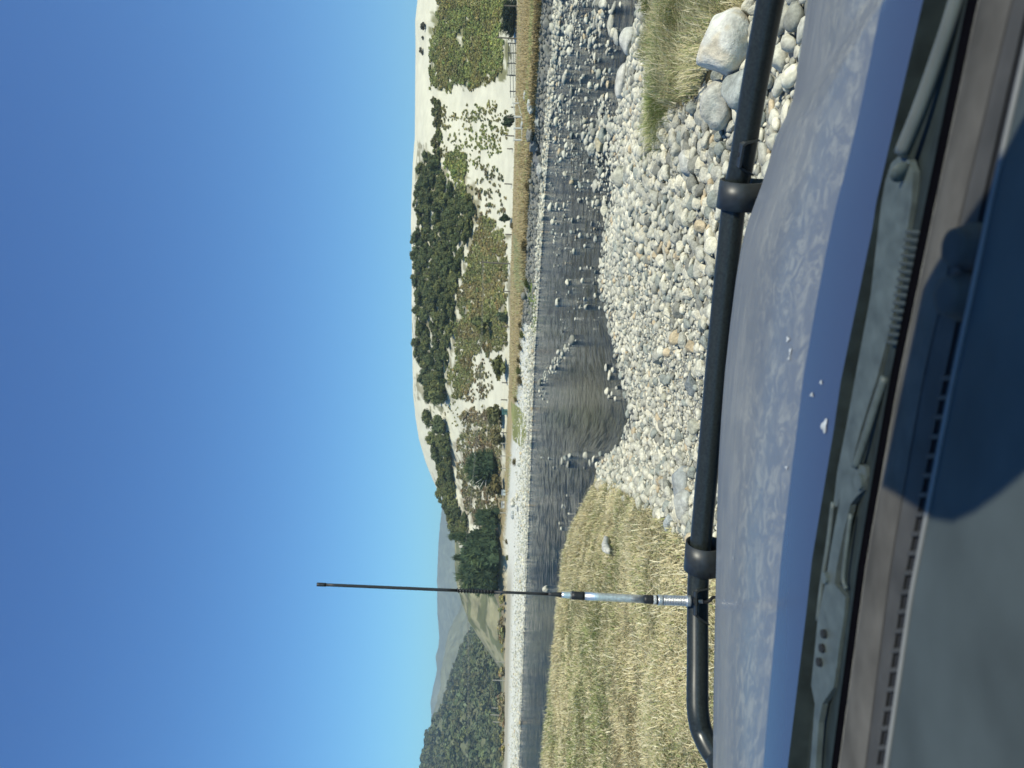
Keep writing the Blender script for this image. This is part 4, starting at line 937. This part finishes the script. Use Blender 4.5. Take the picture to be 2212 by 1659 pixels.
def shed(x, y, wpx, hpx, c, label, name='shed', cat='shed'):
    q = hit1(x, y, rmin=40); f = q.length / FPX; w_ = wpx * f / 2; h = hpx * f; t = empty(name, q); tag(t, label, cat)
    V, F = box((0, 0, h * .42), (w_, 0, 0), (0, w_ * .7, 0), (0, 0, h * .44)); obj('wall', mesh('wall', V, F), plain('shed_wall', c, .7, scale=2), parent=t)
    V = np.array([(-w_ * 1.1, -w_ * .85, h * .84), (w_ * 1.1, -w_ * .85, h * .84), (w_ * 1.1, w_ * .85, h * .84), (-w_ * 1.1, w_ * .85, h * .84), (-w_ * 1.1, 0, h * 1.05), (w_ * 1.1, 0, h * 1.05)])
    obj('roof', mesh('roof', V, [np.array([(0, 1, 5, 4), (2, 3, 4, 5), (0, 3, 2, 1)]), np.array([(0, 4, 3), (1, 2, 5)])]), plain('shed_roof', tuple(np.array(c) * .7), .5, scale=2), parent=t)
    V, F = box((w_ * .2, -w_ * .72, h * .32), (w_ * .28, 0, 0), (0, .03, 0), (0, 0, h * .3)); obj('door', mesh('door', V, F), plain('shed_door', tuple(np.array(c) * .45), .6, scale=2), parent=t)
shed(1096, 890, 12, 11, (.06, .14, .13), 'small dark green shed beside the sandy track')
shed(1092, 1064, 11, 8, (.45, .5, .5), 'small pale hut under the rusty olive thicket')
shed(1090, 1090, 14, 7, (.5, .5, .46), 'low whitish hut at the end of the thicket', name='hut', cat='hut')
# driftwood on the grass
q = hit1(1330, 1193); q2 = hit1(1318, 1160)
g = np.random.default_rng(3); pts_ = [q.lerp(q2, t) + Vector((0, 0, .10 + .03 * math.sin(5 * t))) for t in np.linspace(0, 1, 9)]
V, F = tube([p - q for p in pts_], [.03, .055, .06, .05, .06, .05, .055, .045, .02], 10); V = V + g.normal(0, .006, V.shape)
o = obj('driftwood', mesh('driftwood', V, F, True), plain('bleached_wood', (.5, .48, .42), .9, scale=18, noise=.4, bump=.6), loc=q); tag(o, 'bleached driftwood log lying in the grass near the antenna', 'driftwood')
# ------------------------------------------------------------------ the car
car = empty('car', W(1700, 830, 1.65)); tag(car, 'blue off-road car seen from its seat, dusty bonnet, black bull bar and antenna', 'car')
CARL = Vector(car.location)
def carpart(name, V, F, mat, parent=None, smooth=False, uv=None, colors=None):
    o = bpy.data.objects.new(name, mesh(name, np.asarray(V, float) - np.array(CARL), F, smooth, colors, uv)); col.objects.link(o); o.data.materials.append(mat)
    o.parent = parent or car; return o
M_BAR = plain('black_bar_paint', (.020, .025, .024), .30, scale=160, noise=.35, spec=.45)
M_BRK = plain('black_steel', (.026, .030, .031), .42, scale=60, noise=.2)
M_CHROME = plain('aluminium', (.72, .73, .72), .38, metal=.85, scale=120, noise=.2)
M_SPRING = plain('spring_steel', (.74, .73, .70), .38, metal=.85, scale=90)
M_BLK = plain('black_rubber', (.014, .014, .015), .5, scale=80)
M_WIPER = plain('wiper_grey', (.066, .082, .080), .5, scale=40, noise=.25, spec=.3)
M_COWL = plain('cowl_plastic', (.020, .028, .028), .8, scale=25, noise=.35, spec=.15)
M_SEAL = plain('screen_seal', (.003, .003, .004), .9, scale=30, spec=0)
# dash
M_DASH = plain('dash_plastic', (.062, .080, .082), .85, scale=7, noise=.22, spec=.1)
M_DASH2 = plain('dash_edge', (.092, .090, .079), .9, scale=14, noise=.3, spec=.05)
M_DASH3 = plain('dash_vent_trim', (.055, .056, .052), .75, scale=20, noise=.2, spec=.2)
M_RIDGE = plain('dash_ridge', (.17, .18, .17), .5, scale=20)
M_HOLE = plain('vent_hole', (.006, .008, .010), .9)
# --- bonnet
mt, n_, l, b = newmat('dusty_blue_paint')
uvn = n_.new('ShaderNodeUVMap'); uvn.uv_map = 'UVMap'
sx = n_.new('ShaderNodeSeparateXYZ'); l.new(uvn.outputs[0], sx.inputs[0])
mp = n_.new('ShaderNodeMapping'); mp.inputs['Scale'].default_value = (5.0, 110, 1); l.new(uvn.outputs[0], mp.inputs['Vector'])
t1 = n_.new('ShaderNodeTexNoise'); t1.inputs['Scale'].default_value = 1; t1.inputs['Detail'].default_value = 7; t1.inputs['Roughness'].default_value = .7; t1.inputs['Distortion'].default_value = .8; l.new(mp.outputs[0], t1.inputs['Vector'])
mp2 = n_.new('ShaderNodeMapping'); mp2.inputs['Scale'].default_value = (30, 16, 1); l.new(uvn.outputs[0], mp2.inputs['Vector'])
t2 = n_.new('ShaderNodeTexNoise'); t2.inputs['Scale'].default_value = 1; t2.inputs['Detail'].default_value = 9; t2.inputs['Roughness'].default_value = .72; t2.inputs['Distortion'].default_value = 1.2; l.new(mp2.outputs[0], t2.inputs['Vector'])
mp3 = n_.new('ShaderNodeMapping'); mp3.inputs['Scale'].default_value = (3, 5, 1); l.new(uvn.outputs[0], mp3.inputs['Vector'])
t3 = n_.new('ShaderNodeTexNoise'); t3.inputs['Scale'].default_value = 1.6; t3.inputs['Detail'].default_value = 3; t3.inputs['Distortion'].default_value = 2.5; l.new(mp3.outputs[0], t3.inputs['Vector'])
def rng_node(src, a, b_, c, d):
    r = n_.new('ShaderNodeMapRange'); r.inputs['From Min'].default_value = a; r.inputs['From Max'].default_value = b_; r.inputs['To Min'].default_value = c; r.inputs['To Max'].default_value = d; l.new(src, r.inputs['Value']); return r.outputs[0]
def mth(op, x, y):
    q = n_.new('ShaderNodeMath'); q.operation = op
    for k_, v in enumerate((x, y)):
        if isinstance(v, (int, float)): q.inputs[k_].default_value = v
        else: l.new(v, q.inputs[k_])
    return q.outputs[0]
streak = rng_node(t1.outputs['Fac'], .44, .60, 0, 1); blot = rng_node(t2.outputs['Fac'], .46, .58, 0, 1); band = rng_node(t3.outputs['Fac'], .35, .62, .25, 1)
frontk = rng_node(sx.outputs['Y'], .45, .75, 0, 1)
mixn = mth('ADD', mth('MULTIPLY', streak, frontk), mth('MULTIPLY', blot, mth('SUBTRACT', 1.0, frontk)))
dust = mth('ADD', mth('MULTIPLY', mth('MULTIPLY', mixn, band), .58), .42)
clean = rng_node(sx.outputs['Y'], .15, .158, 0.0, 1)        # the wiped strip along the rear lip
dust = mth('MULTIPLY', dust, clean); dust = mth('ADD', dust, .13)
mx = n_.new('ShaderNodeMix'); mx.data_type = 'RGBA'; mx.inputs['A'].default_value = (.014, .034, .098, 1); mx.inputs['B'].default_value = (.240, .246, .240, 1)
l.new(dust, mx.inputs['Factor']); l.new(mx.outputs['Result'], b.inputs['Base Color'])
l.new(rng_node(dust, 0, .8, .18, .55), b.inputs['Roughness']); b.inputs['Coat Weight'].default_value = .22; b.inputs['Specular IOR Level'].default_value = .25; b.inputs['Coat Roughness'].default_value = .12
M_BONNET = mt
fe = tab([(2300, 1560), (1900, 1546), (1659, 1540), (1500, 1541), (1300, 1545), (1100, 1549), (1000, 1552), (900, 1558), (800, 1566), (700, 1577), (600, 1590), (540, 1600), (490, 1612), (440, 1630), (400, 1645), (350, 1661), (300, 1673), (250, 1684), (200, 1694), (150, 1701), (80, 1711), (0, 1722), (-200, 1745), (-500, 1770)])
re_ = tab([(2300, 1650), (1659, 1701), (1317, 1742), (1207, 1754), (933, 1800), (823, 1816), (494, 1884), (439, 1892), (0, 1994), (-300, 2070), (-500, 2130)])
ys = np.linspace(2150, -420, 170); NR = 46
V = []; uv = []
for i, y in enumerate(ys):
    f_ = W(fe(y), y, .56 ); r_ = W(re_(y), y, .45)
    for j in range(NR + 1):
        t = j / NR; p = r_.lerp(f_, t); zz_ = -.45 - .11 * (t ** 1.7)
        p.z = zz_
        X_, Y_ = project(np.array([p[:]])); cr = (X_[0] - (1704 + (262 - Y_[0]) * .656)) / 38.0
        kk = float(sm((Y_[0] * -1 + 330) / 120)); p.z += -.020 * float(sm(-cr * .5 + .5)) * kk + 0
        p.z += .006 * float(sm((Y_[0] - 1100) / 30)) * (1 - t) * 0
        V.append(p); uv.append((i / 169 * 1.6, t))
    fwd = (f_ - r_).normalized(); p0 = V[-1]
    for (a_, b_) in ((.018, -.012), (.034, -.03), (.046, -.06), (.052, -.12), (.053, -.3)):
        V.append(p0 + Vector((fwd.x, fwd.y, 0)) * a_ + Vector((0, 0, b_))); uv.append((i / 169 * 1.6, 1 - b_))
    # rear lip turned down
row = NR + 1 + 5; V = np.array([v[:] for v in V]); i_ = np.arange(len(V)).reshape(len(ys), row)
F = np.stack([i_[:-1, :-1], i_[:-1, 1:], i_[1:, 1:], i_[1:, :-1]], -1).reshape(-1, 4)
bon = carpart('bonnet', V, F, M_BONNET, smooth=True, uv=uv)
lipv = V[i_[:, 0]]; lv = np.concatenate([lipv, lipv + np.array([0, -.004, -.03])]); N_ = len(lipv)
carpart('rear_seal', lv, np.array([(k_, k_ + 1, N_ + k_ + 1, N_ + k_) for k_ in range(N_ - 1)]), M_COWL, parent=bon)
M_SPLASH = plain('dried_splash', (.42, .44, .44), .9, scale=90, noise=.3)
from mathutils.bvhtree import BVHTree
bt = BVHTree.FromPolygons([v[:] for v in V.tolist()], F.tolist())
k_ = 0
for (x, y, sx_, sy_, rot_) in ((1782, 920, 5, 13, .3), (1703, 733, 4, 5, 0), (1708, 760, 2.5, 8, .2), (1705, 775, 3, 3, 0), (1755, 853, 3, 4, 0), (1775, 826, 2, 4, 0), (1585, 1205, 2, 3, 0), (1700, 1010, 3, 3, 0)):
    hp = bt.ray_cast(Vector((0, 0, 0)), Vector(direction(x, y)).normalized())[0]
    if hp is None: continue
    f = hp.length / FPX; ring = []
    for j in range(14):
        q = j / 14 * 6.2832; rr_ = 1 + .35 * math.sin(3 * q + x) ; ring.append(hp + Vector((math.cos(q + rot_) * sy_ * f * rr_, math.sin(q) * sx_ * f * rr_ * 2.6, .0015)))
    ring = [Vector((p.x, p.y, (bt.ray_cast(Vector((p.x, p.y, .5)), Vector((0, 0, -1)))[0] or p).z + .0015)) for p in ring]
    Vd = np.array([p[:] for p in ring] + [(hp + Vector((0, 0, .0022)))[:]]); carpart('dried_splash', Vd, np.array([(14, j, (j + 1) % 14) for j in range(14)]), M_SPLASH, parent=bon)
# --- bull bar
def bez(pts, n):
    """Catmull-Rom through pts"""
    P = [2 * pts[0] - pts[1]] + pts + [2 * pts[-1] - pts[-2]]; out = []
    for i in range(1, len(P) - 2):
        for k_ in range(n):
            t = k_ / n; a, b_, c, d = P[i - 1], P[i], P[i + 1], P[i + 2]
            out.append(.5 * ((2 * b_) + (c - a) * t + (2 * a - 5 * b_ + 4 * c - d) * t * t + (3 * b_ - 3 * c + d - a) * t ** 3))
    out.append(pts[-1]); return out
BD = .60
barp = [W(1506.5, 1500, .583), W(1507, 1420, .590), W(1507, 1300, .598), W(1509, 1235, BD), W(1514, 1170, BD), W(1533, 960, BD), W(1553, 745, BD), W(1572, 560, BD), W(1588, 420, BD), W(1602, 350, BD), W(1620, 240, BD), W(1643, 110, BD), W(1668, -20, BD), W(1700, -180, BD), W(1735, -340, BD + .02)]
p0 = barp[0]
endl = [W(1640, 1700, .70), W(1590, 1672, .655), W(1545, 1634, .615), W(1518, 1585, .592), W(1508.5, 1545, .582)]
endl[0].z = -.95
path = bez(endl + barp, 9)
V, F = tube(path, .0315, 28)
bar = carpart('bull_bar', V, F, M_BAR, smooth=True)
def frame_at(y):
    d = direction(1550, y); best = min(range(1, len(path) - 1), key=lambda i: abs(project(np.array([path[i][:]]))[1][0] - y))
    p = path[best]; t = (path[best + 1] - path[best - 1]).normalized(); 
    if t.x < 0: t = -t
    upv = Vector((0, 0, 1)); s_ = t.cross(upv).normalized(); upv = s_.cross(t); return p, t, upv, s_      # s_ points towards the car's front? (right x up)
def clamp(y, half, name='strap'):
    """wide steel hoop round the bar: an upright's head, open underneath"""
    p, t, up, s_ = frame_at(y)
    n = 40; V = []; 
    prof = []
    for k_ in range(n + 1):
        a = math.radians(-52 + 284 * k_ / n); prof.append((math.cos(a) * .052, math.sin(a) * .052 + (-.012)))
    prof = [(prof[0][0] + .0, -.22)] + prof + [(prof[-1][0], -.22)]
    th = .005; rowsv = []
    for side in (-1, 1):
        for off in (0, th):
            for (a, c) in prof:
                k2 = (math.hypot(a, c + .012) + off) / max(math.hypot(a, c + .012), 1e-6) if c > -.1 else 1 + off / .05
                rowsv.append(p + s_ * (a * k2) + up * (c * (k2 if c > -.1 else 1)) + t * (side * half))
    m_ = len(prof); F = []
    g = lambda s2, o2, k2: (s2 * 2 + o2) * m_ + k2
    for k_ in range(m_ - 1):
        F += [(g(0, 1, k_), g(0, 1, k_ + 1), g(1, 1, k_ + 1), g(1, 1, k_)), (g(0, 0, k_), g(1, 0, k_), g(1, 0, k_ + 1), g(0, 0, k_ + 1)), (g(0, 0, k_), g(0, 0, k_ + 1), g(0, 1, k_ + 1), g(0, 1, k_)), (g(1, 0, k_), g(1, 1, k_), g(1, 1, k_ + 1), g(1, 0, k_ + 1))]
    return carpart(name, np.array([v[:] for v in rowsv]), np.array(F), M_BRK, parent=bar, smooth=True)
clamp(1204, .044); clamp(420, .036)
def bracket(y, half, name='bracket'):
    """folded tab welded on top of the bar: raised plate with two sloping wings"""
    p, t, up, s_ = frame_at(y); s2 = -s_ if s_.y > 0 else s_    # towards the driver
    c = p + up * .017
    # a shelf standing out from the tube with two splayed wings running back down onto it
    prof = [(-half, -.040), (-half * .66, -.004), (-half * .56, .004), (half * .50, .004), (half * .60, -.004), (half * .72, -.040)]
    din = [.020, .020, .012, .012, .020, .020]; dout = [.034, .050, .054, .054, .050, .036]; V = []; th = .005
    for o2 in (0, -th):
        for k_, (a, z_) in enumerate(prof):
            V.append(c + t * (a + (0 if o2 == 0 else (-.003 if a > 0 else .003))) + up * (z_ + o2) + s2 * din[k_]); V.append(c + t * (a + (0 if o2 == 0 else (-.003 if a > 0 else .003))) + up * (z_ + o2) + s2 * dout[k_])
    m_ = len(prof); F = []
    for k_ in range(m_ - 1):
        a = 2 * k_; b_ = 2 * m_ + 2 * k_
        F += [(a, a + 1, a + 3, a + 2), (b_, b_ + 2, b_ + 3, b_ + 1), (a + 1, b_ + 1, b_ + 3, a + 3), (a, a + 2, b_ + 2, b_)]
    F += [(0, 2 * m_, 2 * m_ + 1, 1), (2 * m_ - 2, 2 * m_ - 1, 4 * m_ - 1, 4 * m_ - 2)]
    # back skirt of the tab, wrapped on the tube
    o = carpart(name, np.array([v[:] for v in V]), np.array(F), M_BRK, parent=bar)
    return c + s2 * .034, t, up, s2
cb, tb, ub, sb = bracket(1300, .062); 
c2, t2_, u2_, s2_ = bracket(326, .052)
V, F = tube([c2 + u2_ * .0035, c2 + u2_ * .0048], [.006, .006], 16); carpart('bolt_hole', V, F, M_HOLE, parent=bar)
# --- antenna
base = Vector(cb + ub * .006); 
tipd = W(1492, 1298, BD - .03)
dep = base.dot(Vector(cF))
def ant(x, y): return Vector(direction(x, y) * dep)
A0 = ant(1491, 1298.3); A1 = ant(685, 1262.3)
axis_shift = base - A0
def A(x):
    yv = np.interp(x, [685, 950, 1187, 1421, 1491, 1530], [1262.3, 1273.8, 1283.2, 1295.8, 1298.3, 1299.6]); return ant(x, yv)
antenna = empty('antenna', A0 - CARL); antenna.parent = car
def apart(name, V, F, mat, smooth=True):
    o = bpy.data.objects.new(name, mesh(name, np.asarray(V, float) - np.array(A0), F, smooth)); col.objects.link(o); o.data.materials.append(mat); o.parent = antenna; return o
def seg(name, x0, x1, r0, r1, mat, n=18, steps=4):
    P = [A(x0 + (x1 - x0) * k_ / steps) for k_ in range(steps + 1)]; V, F = tube(P, [r0 + (r1 - r0) * k_ / steps for k_ in range(steps + 1)], n); return apart(name, V, F, mat)
px1 = dep / FPX
seg('tip_cap', 685, 704, px1 * 4.1, px1 * 4.1, M_BLK)
seg('whip', 702, 988, px1 * 3.3, px1 * 3.3, M_BLK, steps=12); seg('lower_whip', 1066, 1190, px1 * 3.0, px1 * 3.0, M_BLK)
seg('coil_core', 986, 1068, px1 * 3.0, px1 * 3.0, M_BLK)
H = []; turns = 12; tt_ = np.linspace(0, 1, turns * 14 + 1)
def helix(x0, x1, R, turns, r_, n=6):
    a = A(x0); b_ = A(x1); ax = (b_ - a).normalized(); u_ = ax.cross(Vector(cF)).normalized(); v_ = ax.cross(u_)
    return tube([a.lerp(b_, t) + (u_ * math.cos(t * turns * 6.2832) + v_ * math.sin(t * turns * 6.2832)) * R for t in np.linspace(0, 1, turns * 14 + 1)], r_, n)
V, F = helix(988, 1066, px1 * 4.2, 12, px1 * 1.3); apart('loading_coil', V, F, M_BLK)
seg('taper_sleeve', 1184, 1214, px1 * 3.2, px1 * 5.6, M_BLK)
seg('ferrule', 1213, 1236, px1 * 6.5, px1 * 8.3, M_CHROME, n=6)
seg('upper_collar', 1235, 1262, px1 * 8.9, px1 * 8.9, M_BLK)
seg('aluminium_tube', 1261, 1393, px1 * 8.3, px1 * 8.7, M_CHROME, n=24)
seg('lower_collar', 1391, 1411, px1 * 9.4, px1 * 9.4, M_BLK); seg('printed_band', 1410.5, 1417, px1 * 9.6, px1 * 9.6, plain('white_band', (.5, .5, .48), .5, scale=400, noise=.8)); seg('band_collar', 1416.5, 1422, px1 * 9.8, px1 * 9.8, M_BLK)
seg('spring_cap', 1421, 1431, px1 * 11.2, px1 * 11.4, M_SPRING, n=24); seg('spring_foot', 1481, 1491, px1 * 11.6, px1 * 11.8, M_SPRING, n=24)
seg('spring_core', 1430, 1482, px1 * 8.5, px1 * 8.5, M_BLK)
V, F = helix(1430, 1482, px1 * 9.6, 15, px1 * 1.55, 8); apart('spring', V, F, M_SPRING)
seg('nut', 1494, 1507, px1 * 9, px1 * 9, M_BLK, n=6); seg('stud', 1506, 1517, px1 * 4.5, px1 * 4.5, M_SPRING)
V, F = tube(bez([A(1516), ant(1524, 1300.5) , ant(1534, 1297), ant(1541, 1290), ant(1549, 1281) + Vector((0, -.06, 0))], 8), px1 * 3.6, 10); apart('cable', V, F, M_BLK)
# --- cowl, wipers, seal, dashboard
def sheet(pts_a, pts_b, da, db, name, mat, parent=None, n=40, y0=2000, y1=-330, m_=1, bow=0.0, smooth=True):
    """surface between two picture curves (x as a function of y) at drops da and db"""
    fa_, fb_ = tab(pts_a), tab(pts_b); yy = np.linspace(y0, y1, n); V = []
    for y in yy:
        a = W(fa_(y), y, da); b_ = W(fb_(y), y, db)
        for j in range(m_ + 1):
            t = j / m_; p = a.lerp(b_, t); p.z += bow * 4 * t * (1 - t); V.append(p)
    V = np.array([v[:] for v in V]); i_ = np.arange(len(V)).reshape(n, m_ + 1)
    F = np.stack([i_[:-1, :-1], i_[:-1, 1:], i_[1:, 1:], i_[1:, :-1]], -1).reshape(-1, 4)
    return carpart(name, V, F, mat, parent, smooth)
REAR = [(2300, 1640), (1659, 1697), (1317, 1738), (1207, 1750), (933, 1796), (823, 1812), (494, 1880), (439, 1888), (0, 1988), (-400, 2090)]
SEAL = [(2300, 1715), (1659, 1796), (1207, 1856), (823, 1922), (439, 2000), (0, 2090), (-400, 2185)]
SEAL2 = [(2300, 1730), (1659, 1811), (1207, 1872), (823, 1940), (439, 2020), (0, 2113), (-400, 2210)]
cowl = sheet(REAR, SEAL, .49, .445, 'cowl', M_COWL, m_=8, bow=-.006)
seal = sheet(SEAL, SEAL2, .425, .418, 'windscreen_seal', M_SEAL, m_=4, bow=.004)
STRIP2 = [(2300, 1800), (1659, 1878), (1207, 1935), (823, 2010), (760, 2022), (439, 2072), (0, 2190), (-400, 2300)]
VENT = [(2300, 1830), (1659, 1893), (1281, 1948), (836, 2035), (439, 2120), (0, 2220), (-400, 2330)]
dash = sheet([(y, x + 1) for y, x in SEAL2], [(2300, 1790), (1659, 1868), (1207, 1925), (823, 1992), (439, 2080), (0, 2185), (-400, 2290)], .420, .400, 'dashboard', M_DASH2, m_=6, bow=.004)
sheet([(2300, 1790), (1659, 1868), (1207, 1925), (823, 1992), (439, 2080), (0, 2185), (-400, 2290)], VENT, .401, .398, 'vent_panel', M_DASH3, parent=dash, m_=4)
sheet(VENT, [(y, x + 22) for y, x in VENT], .401, .3975, 'vent_trough', M_HOLE, parent=dash, m_=2)
RID = [(y, x + 21) for y, x in VENT]
rd = [W(tab(RID)(y), y, .389) for y in np.linspace(1950, -300, 60)]
V, F = tube(rd, .0024, 8); carpart('ridge', V, F, M_RIDGE, parent=dash, smooth=True)
sheet([(y, x + 22) for y, x in VENT], [(2300, 2600), (-400, 2900)], .391, .345, 'dash_top', M_DASH, parent=dash, m_=20, bow=.012)
k_ = 0
for y in np.arange(1700, 800, -42.0):
    x = tab(VENT)(y); a = W(x - 1, y, .3985); b_ = W(x + 20, y - 2, .391)
    V, F = box((a + b_) / 2, (W(x, y + 5, .395) - W(x, y - 5, .395)) / 2, (b_ - a) / 2, (0, 0, .0025)); carpart('vent_rib', V, F, M_DASH3, parent=dash)
# two round knobs in the shaded pod
for (x, y, r_) in ((2075, 640, 38), (2092, 534, 36)):
    c = W(x, y, .392); dd = c.length; R_k = r_ / FPX * dd
    prof = [(1.25, -.012), (1.2, .002), (1.05, .004), (1.0, .010), (.9, .015), (.5, .016), (.01, .016)]; V = []; F = []; n = 32
    for (a, z_) in prof:
        for k2 in range(n): q = k2 / n * 6.2832; V.append(c + Vector((math.cos(q) * a * R_k, math.sin(q) * a * R_k * .95, z_)))
    for i in range(len(prof) - 1):
        for k2 in range(n): F.append((i * n + k2, i * n + (k2 + 1) % n, (i + 1) * n + (k2 + 1) % n, (i + 1) * n + k2))
    carpart('knob', np.array([v[:] for v in V]), np.array(F), M_DASH3, parent=dash, smooth=True)
# wipers: flat arms lifted off the cowl
def plate(poly, drop, name, mat, parent=None, th=.008):
    """solid plate with the outline of picture points, lying at a drop below the eye"""
    T = [W(x, y, drop) for x, y in poly]; n = len(T); V = [p for p in T] + [p + Vector((0, 0, -th)) for p in T]
    me = bpy.data.meshes.new(name); F = [list(range(n))[::-1], list(range(n, 2 * n))] + [(k_, (k_ + 1) % n, n + (k_ + 1) % n, n + k_) for k_ in range(n)]
    me.from_pydata([(v - CARL)[:] for v in V], [], F); me.update(); me.materials.append(mat)
    o = bpy.data.objects.new(name, me); col.objects.link(o); o.parent = parent or car; return o
w1 = plate([(1925, 352), (1940, 338), (1962, 345), (1972, 372), (1968, 440), (1950, 560), (1925, 700), (1890, 830), (1857, 933), (1838, 1010), (1822, 1050), (1808, 1095), (1800, 1092), (1808, 1020), (1826, 930), (1850, 800), (1880, 640), (1903, 440), (1912, 390)], .452, 'wiper', M_WIPER)
def rod(pts_, drop, r_, name, mat, parent): 
    V, F = tube(bez([W(x, y, drop) for x, y in pts_], 6), r_, 10); return carpart(name, V, F, mat, parent, True)
rod([(1948, 330), (1985, 240), (2025, 130), (2062, 20), (2110, -140)], .447, .0085, 'wiper_arm', plain('glossy_arm', (.10, .11, .10), .25, scale=20), w1)
rod([(1800, 1085), (1790, 1170), (1775, 1270), (1767, 1340)], .452, .0035, 'wiper_tip', M_WIPER, w1)
rod([(1945, 372), (1946, 373)], .445, .012, 'pivot_cap', M_WIPER, w1)
w2 = plate([(1832, 1002), (1848, 1000), (1868, 1008), (1872, 1030), (1866, 1058), (1850, 1072), (1836, 1090), (1820, 1160), (1806, 1230), (1802, 1262), (1826, 1290), (1824, 1325), (1812, 1400), (1806, 1450), (1800, 1485), (1776, 1520), (1768, 1560), (1760, 1680), (1748, 1680), (1760, 1520), (1752, 1480), (1756, 1440), (1766, 1340), (1784, 1250), (1795, 1180), (1812, 1090), (1822, 1030)], .448, 'wiper', M_WIPER)
rod([(1848, 1008), (1868, 950), (1890, 880), (1912, 815)], .447, .005, 'wiper_link', M_WIPER, w2)
rod([(1838, 1110), (1828, 1190), (1822, 1250), (1828, 1272)], .446, .003, 'wiper_link', M_WIPER, w2)
for (x, y, r_, mt_) in ((1857, 1041, .010, M_WIPER), (1780, 1369, .006, M_HOLE), (1776, 1400, .006, M_HOLE), (1770, 1430, .006, M_HOLE), (1783, 1248, .008, M_WIPER)):
    c = W(x, y, .446); V, F = tube([c + Vector((0, 0, -.006)), c + Vector((0, 0, .003))], r_, 18); carpart('boss', V, F, mt_, w2)
rbs = []
for k_ in range(15):
    y = 500 + k_ * 17; x = np.interp(y, [500, 740], [1972, 1930]); a = W(x - 14, y, .440); b_ = W(x + 20, y + 3, .436)
    rbs.append(tube([a, (a + b_) / 2 + Vector((0, 0, .004)), b_], .0022, 6))
V, F = join(rbs); carpart('cowl_grille', V, F, plain('grille_dark', (.040, .049, .047), .6, scale=30), cowl)
# windscreen pane, clear with the faint green of car glass
mt, n_, l, b = newmat('clear_glass'); tr = n_.new('ShaderNodeBsdfTransparent'); tr.inputs['Color'].default_value = (.95, .98, .965, 1); l.new(tr.outputs[0], n_['Material Output'].inputs['Surface'])
seal_l = [W(tab(SEAL2)(y) - 8, y, .420) for y in np.linspace(2050, -380, 30)]
V = []
for k_, p in enumerate(seal_l):
    for j in range(8): 
        t = j / 7; V.append(p + Vector((.14 * t * 1.2, -.39 * t * 1.55, .56 * t * 2.0)))
i_ = np.arange(len(V)).reshape(30, 8); F = np.stack([i_[:-1, :-1], i_[:-1, 1:], i_[1:, 1:], i_[1:, :-1]], -1).reshape(-1, 4)
carpart('windscreen', np.array([v[:] for v in V]), F, mt, smooth=True)
# unseen blocker added out of view, outlined to cast the dashboard's middle shadow
ring = [(1880, 1036), (1925, 1062), (1960, 1085), (2025, 1128), (2086, 1147), (2147, 1134), (2212, 1104), (2300, 1050), (2380, 940), (2420, 700), (2400, 400), (2330, 240), (2270, 238), (2212, 298), (2101, 439), (2030, 535), (1975, 606), (1930, 820)]
a0 = [W(x, y, .395) + sd * .93 for x, y in ring]; n = len(a0); cen = sum(a0, Vector()) / n
Vs = []
for off, k_ in ((-.012, .97), (-.006, 1), (.006, 1), (.012, .97)): Vs += [cen + (p - cen) * k_ + sd * off for p in a0]
F = [(i * n + j, i * n + (j + 1) % n, (i + 1) * n + (j + 1) % n, (i + 1) * n + j) for i in range(3) for j in range(n)]
me = bpy.data.meshes.new('dash_shadow_caster'); me.from_pydata([(v - CARL)[:] for v in Vs], [], F + [list(range(n))[::-1], list(range(3 * n, 4 * n))]); me.update(); me.materials.append(M_DASH)
o = bpy.data.objects.new('dash_shadow_caster', me); col.objects.link(o); o.parent = car
# ------------------------------------------------------------------ air between here and the hills
HAZE = True
if HAZE:
    V, F = box((0, 1900, 158), (3000, 0, 0), (0, 2600, 0), (0, 0, 168)); hz = mesh('haze', V, F); mt, n_, l, b = newmat('haze_air'); n_.remove(b)
    pv = n_.new('ShaderNodeVolumePrincipled'); pv.inputs['Color'].default_value = (.70, .90, 1, 1); pv.inputs['Density'].default_value = .00030; pv.inputs['Anisotropy'].default_value = .2
    l.new(pv.outputs[0], n_['Material Output'].inputs['Volume']); o = obj('haze', hz, mt); tag(o, 'thin bluish air over the valley', 'haze', kind='stuff')
print('stones', len(ST.rows), 'single', len(single), 'scrub', len(allp))
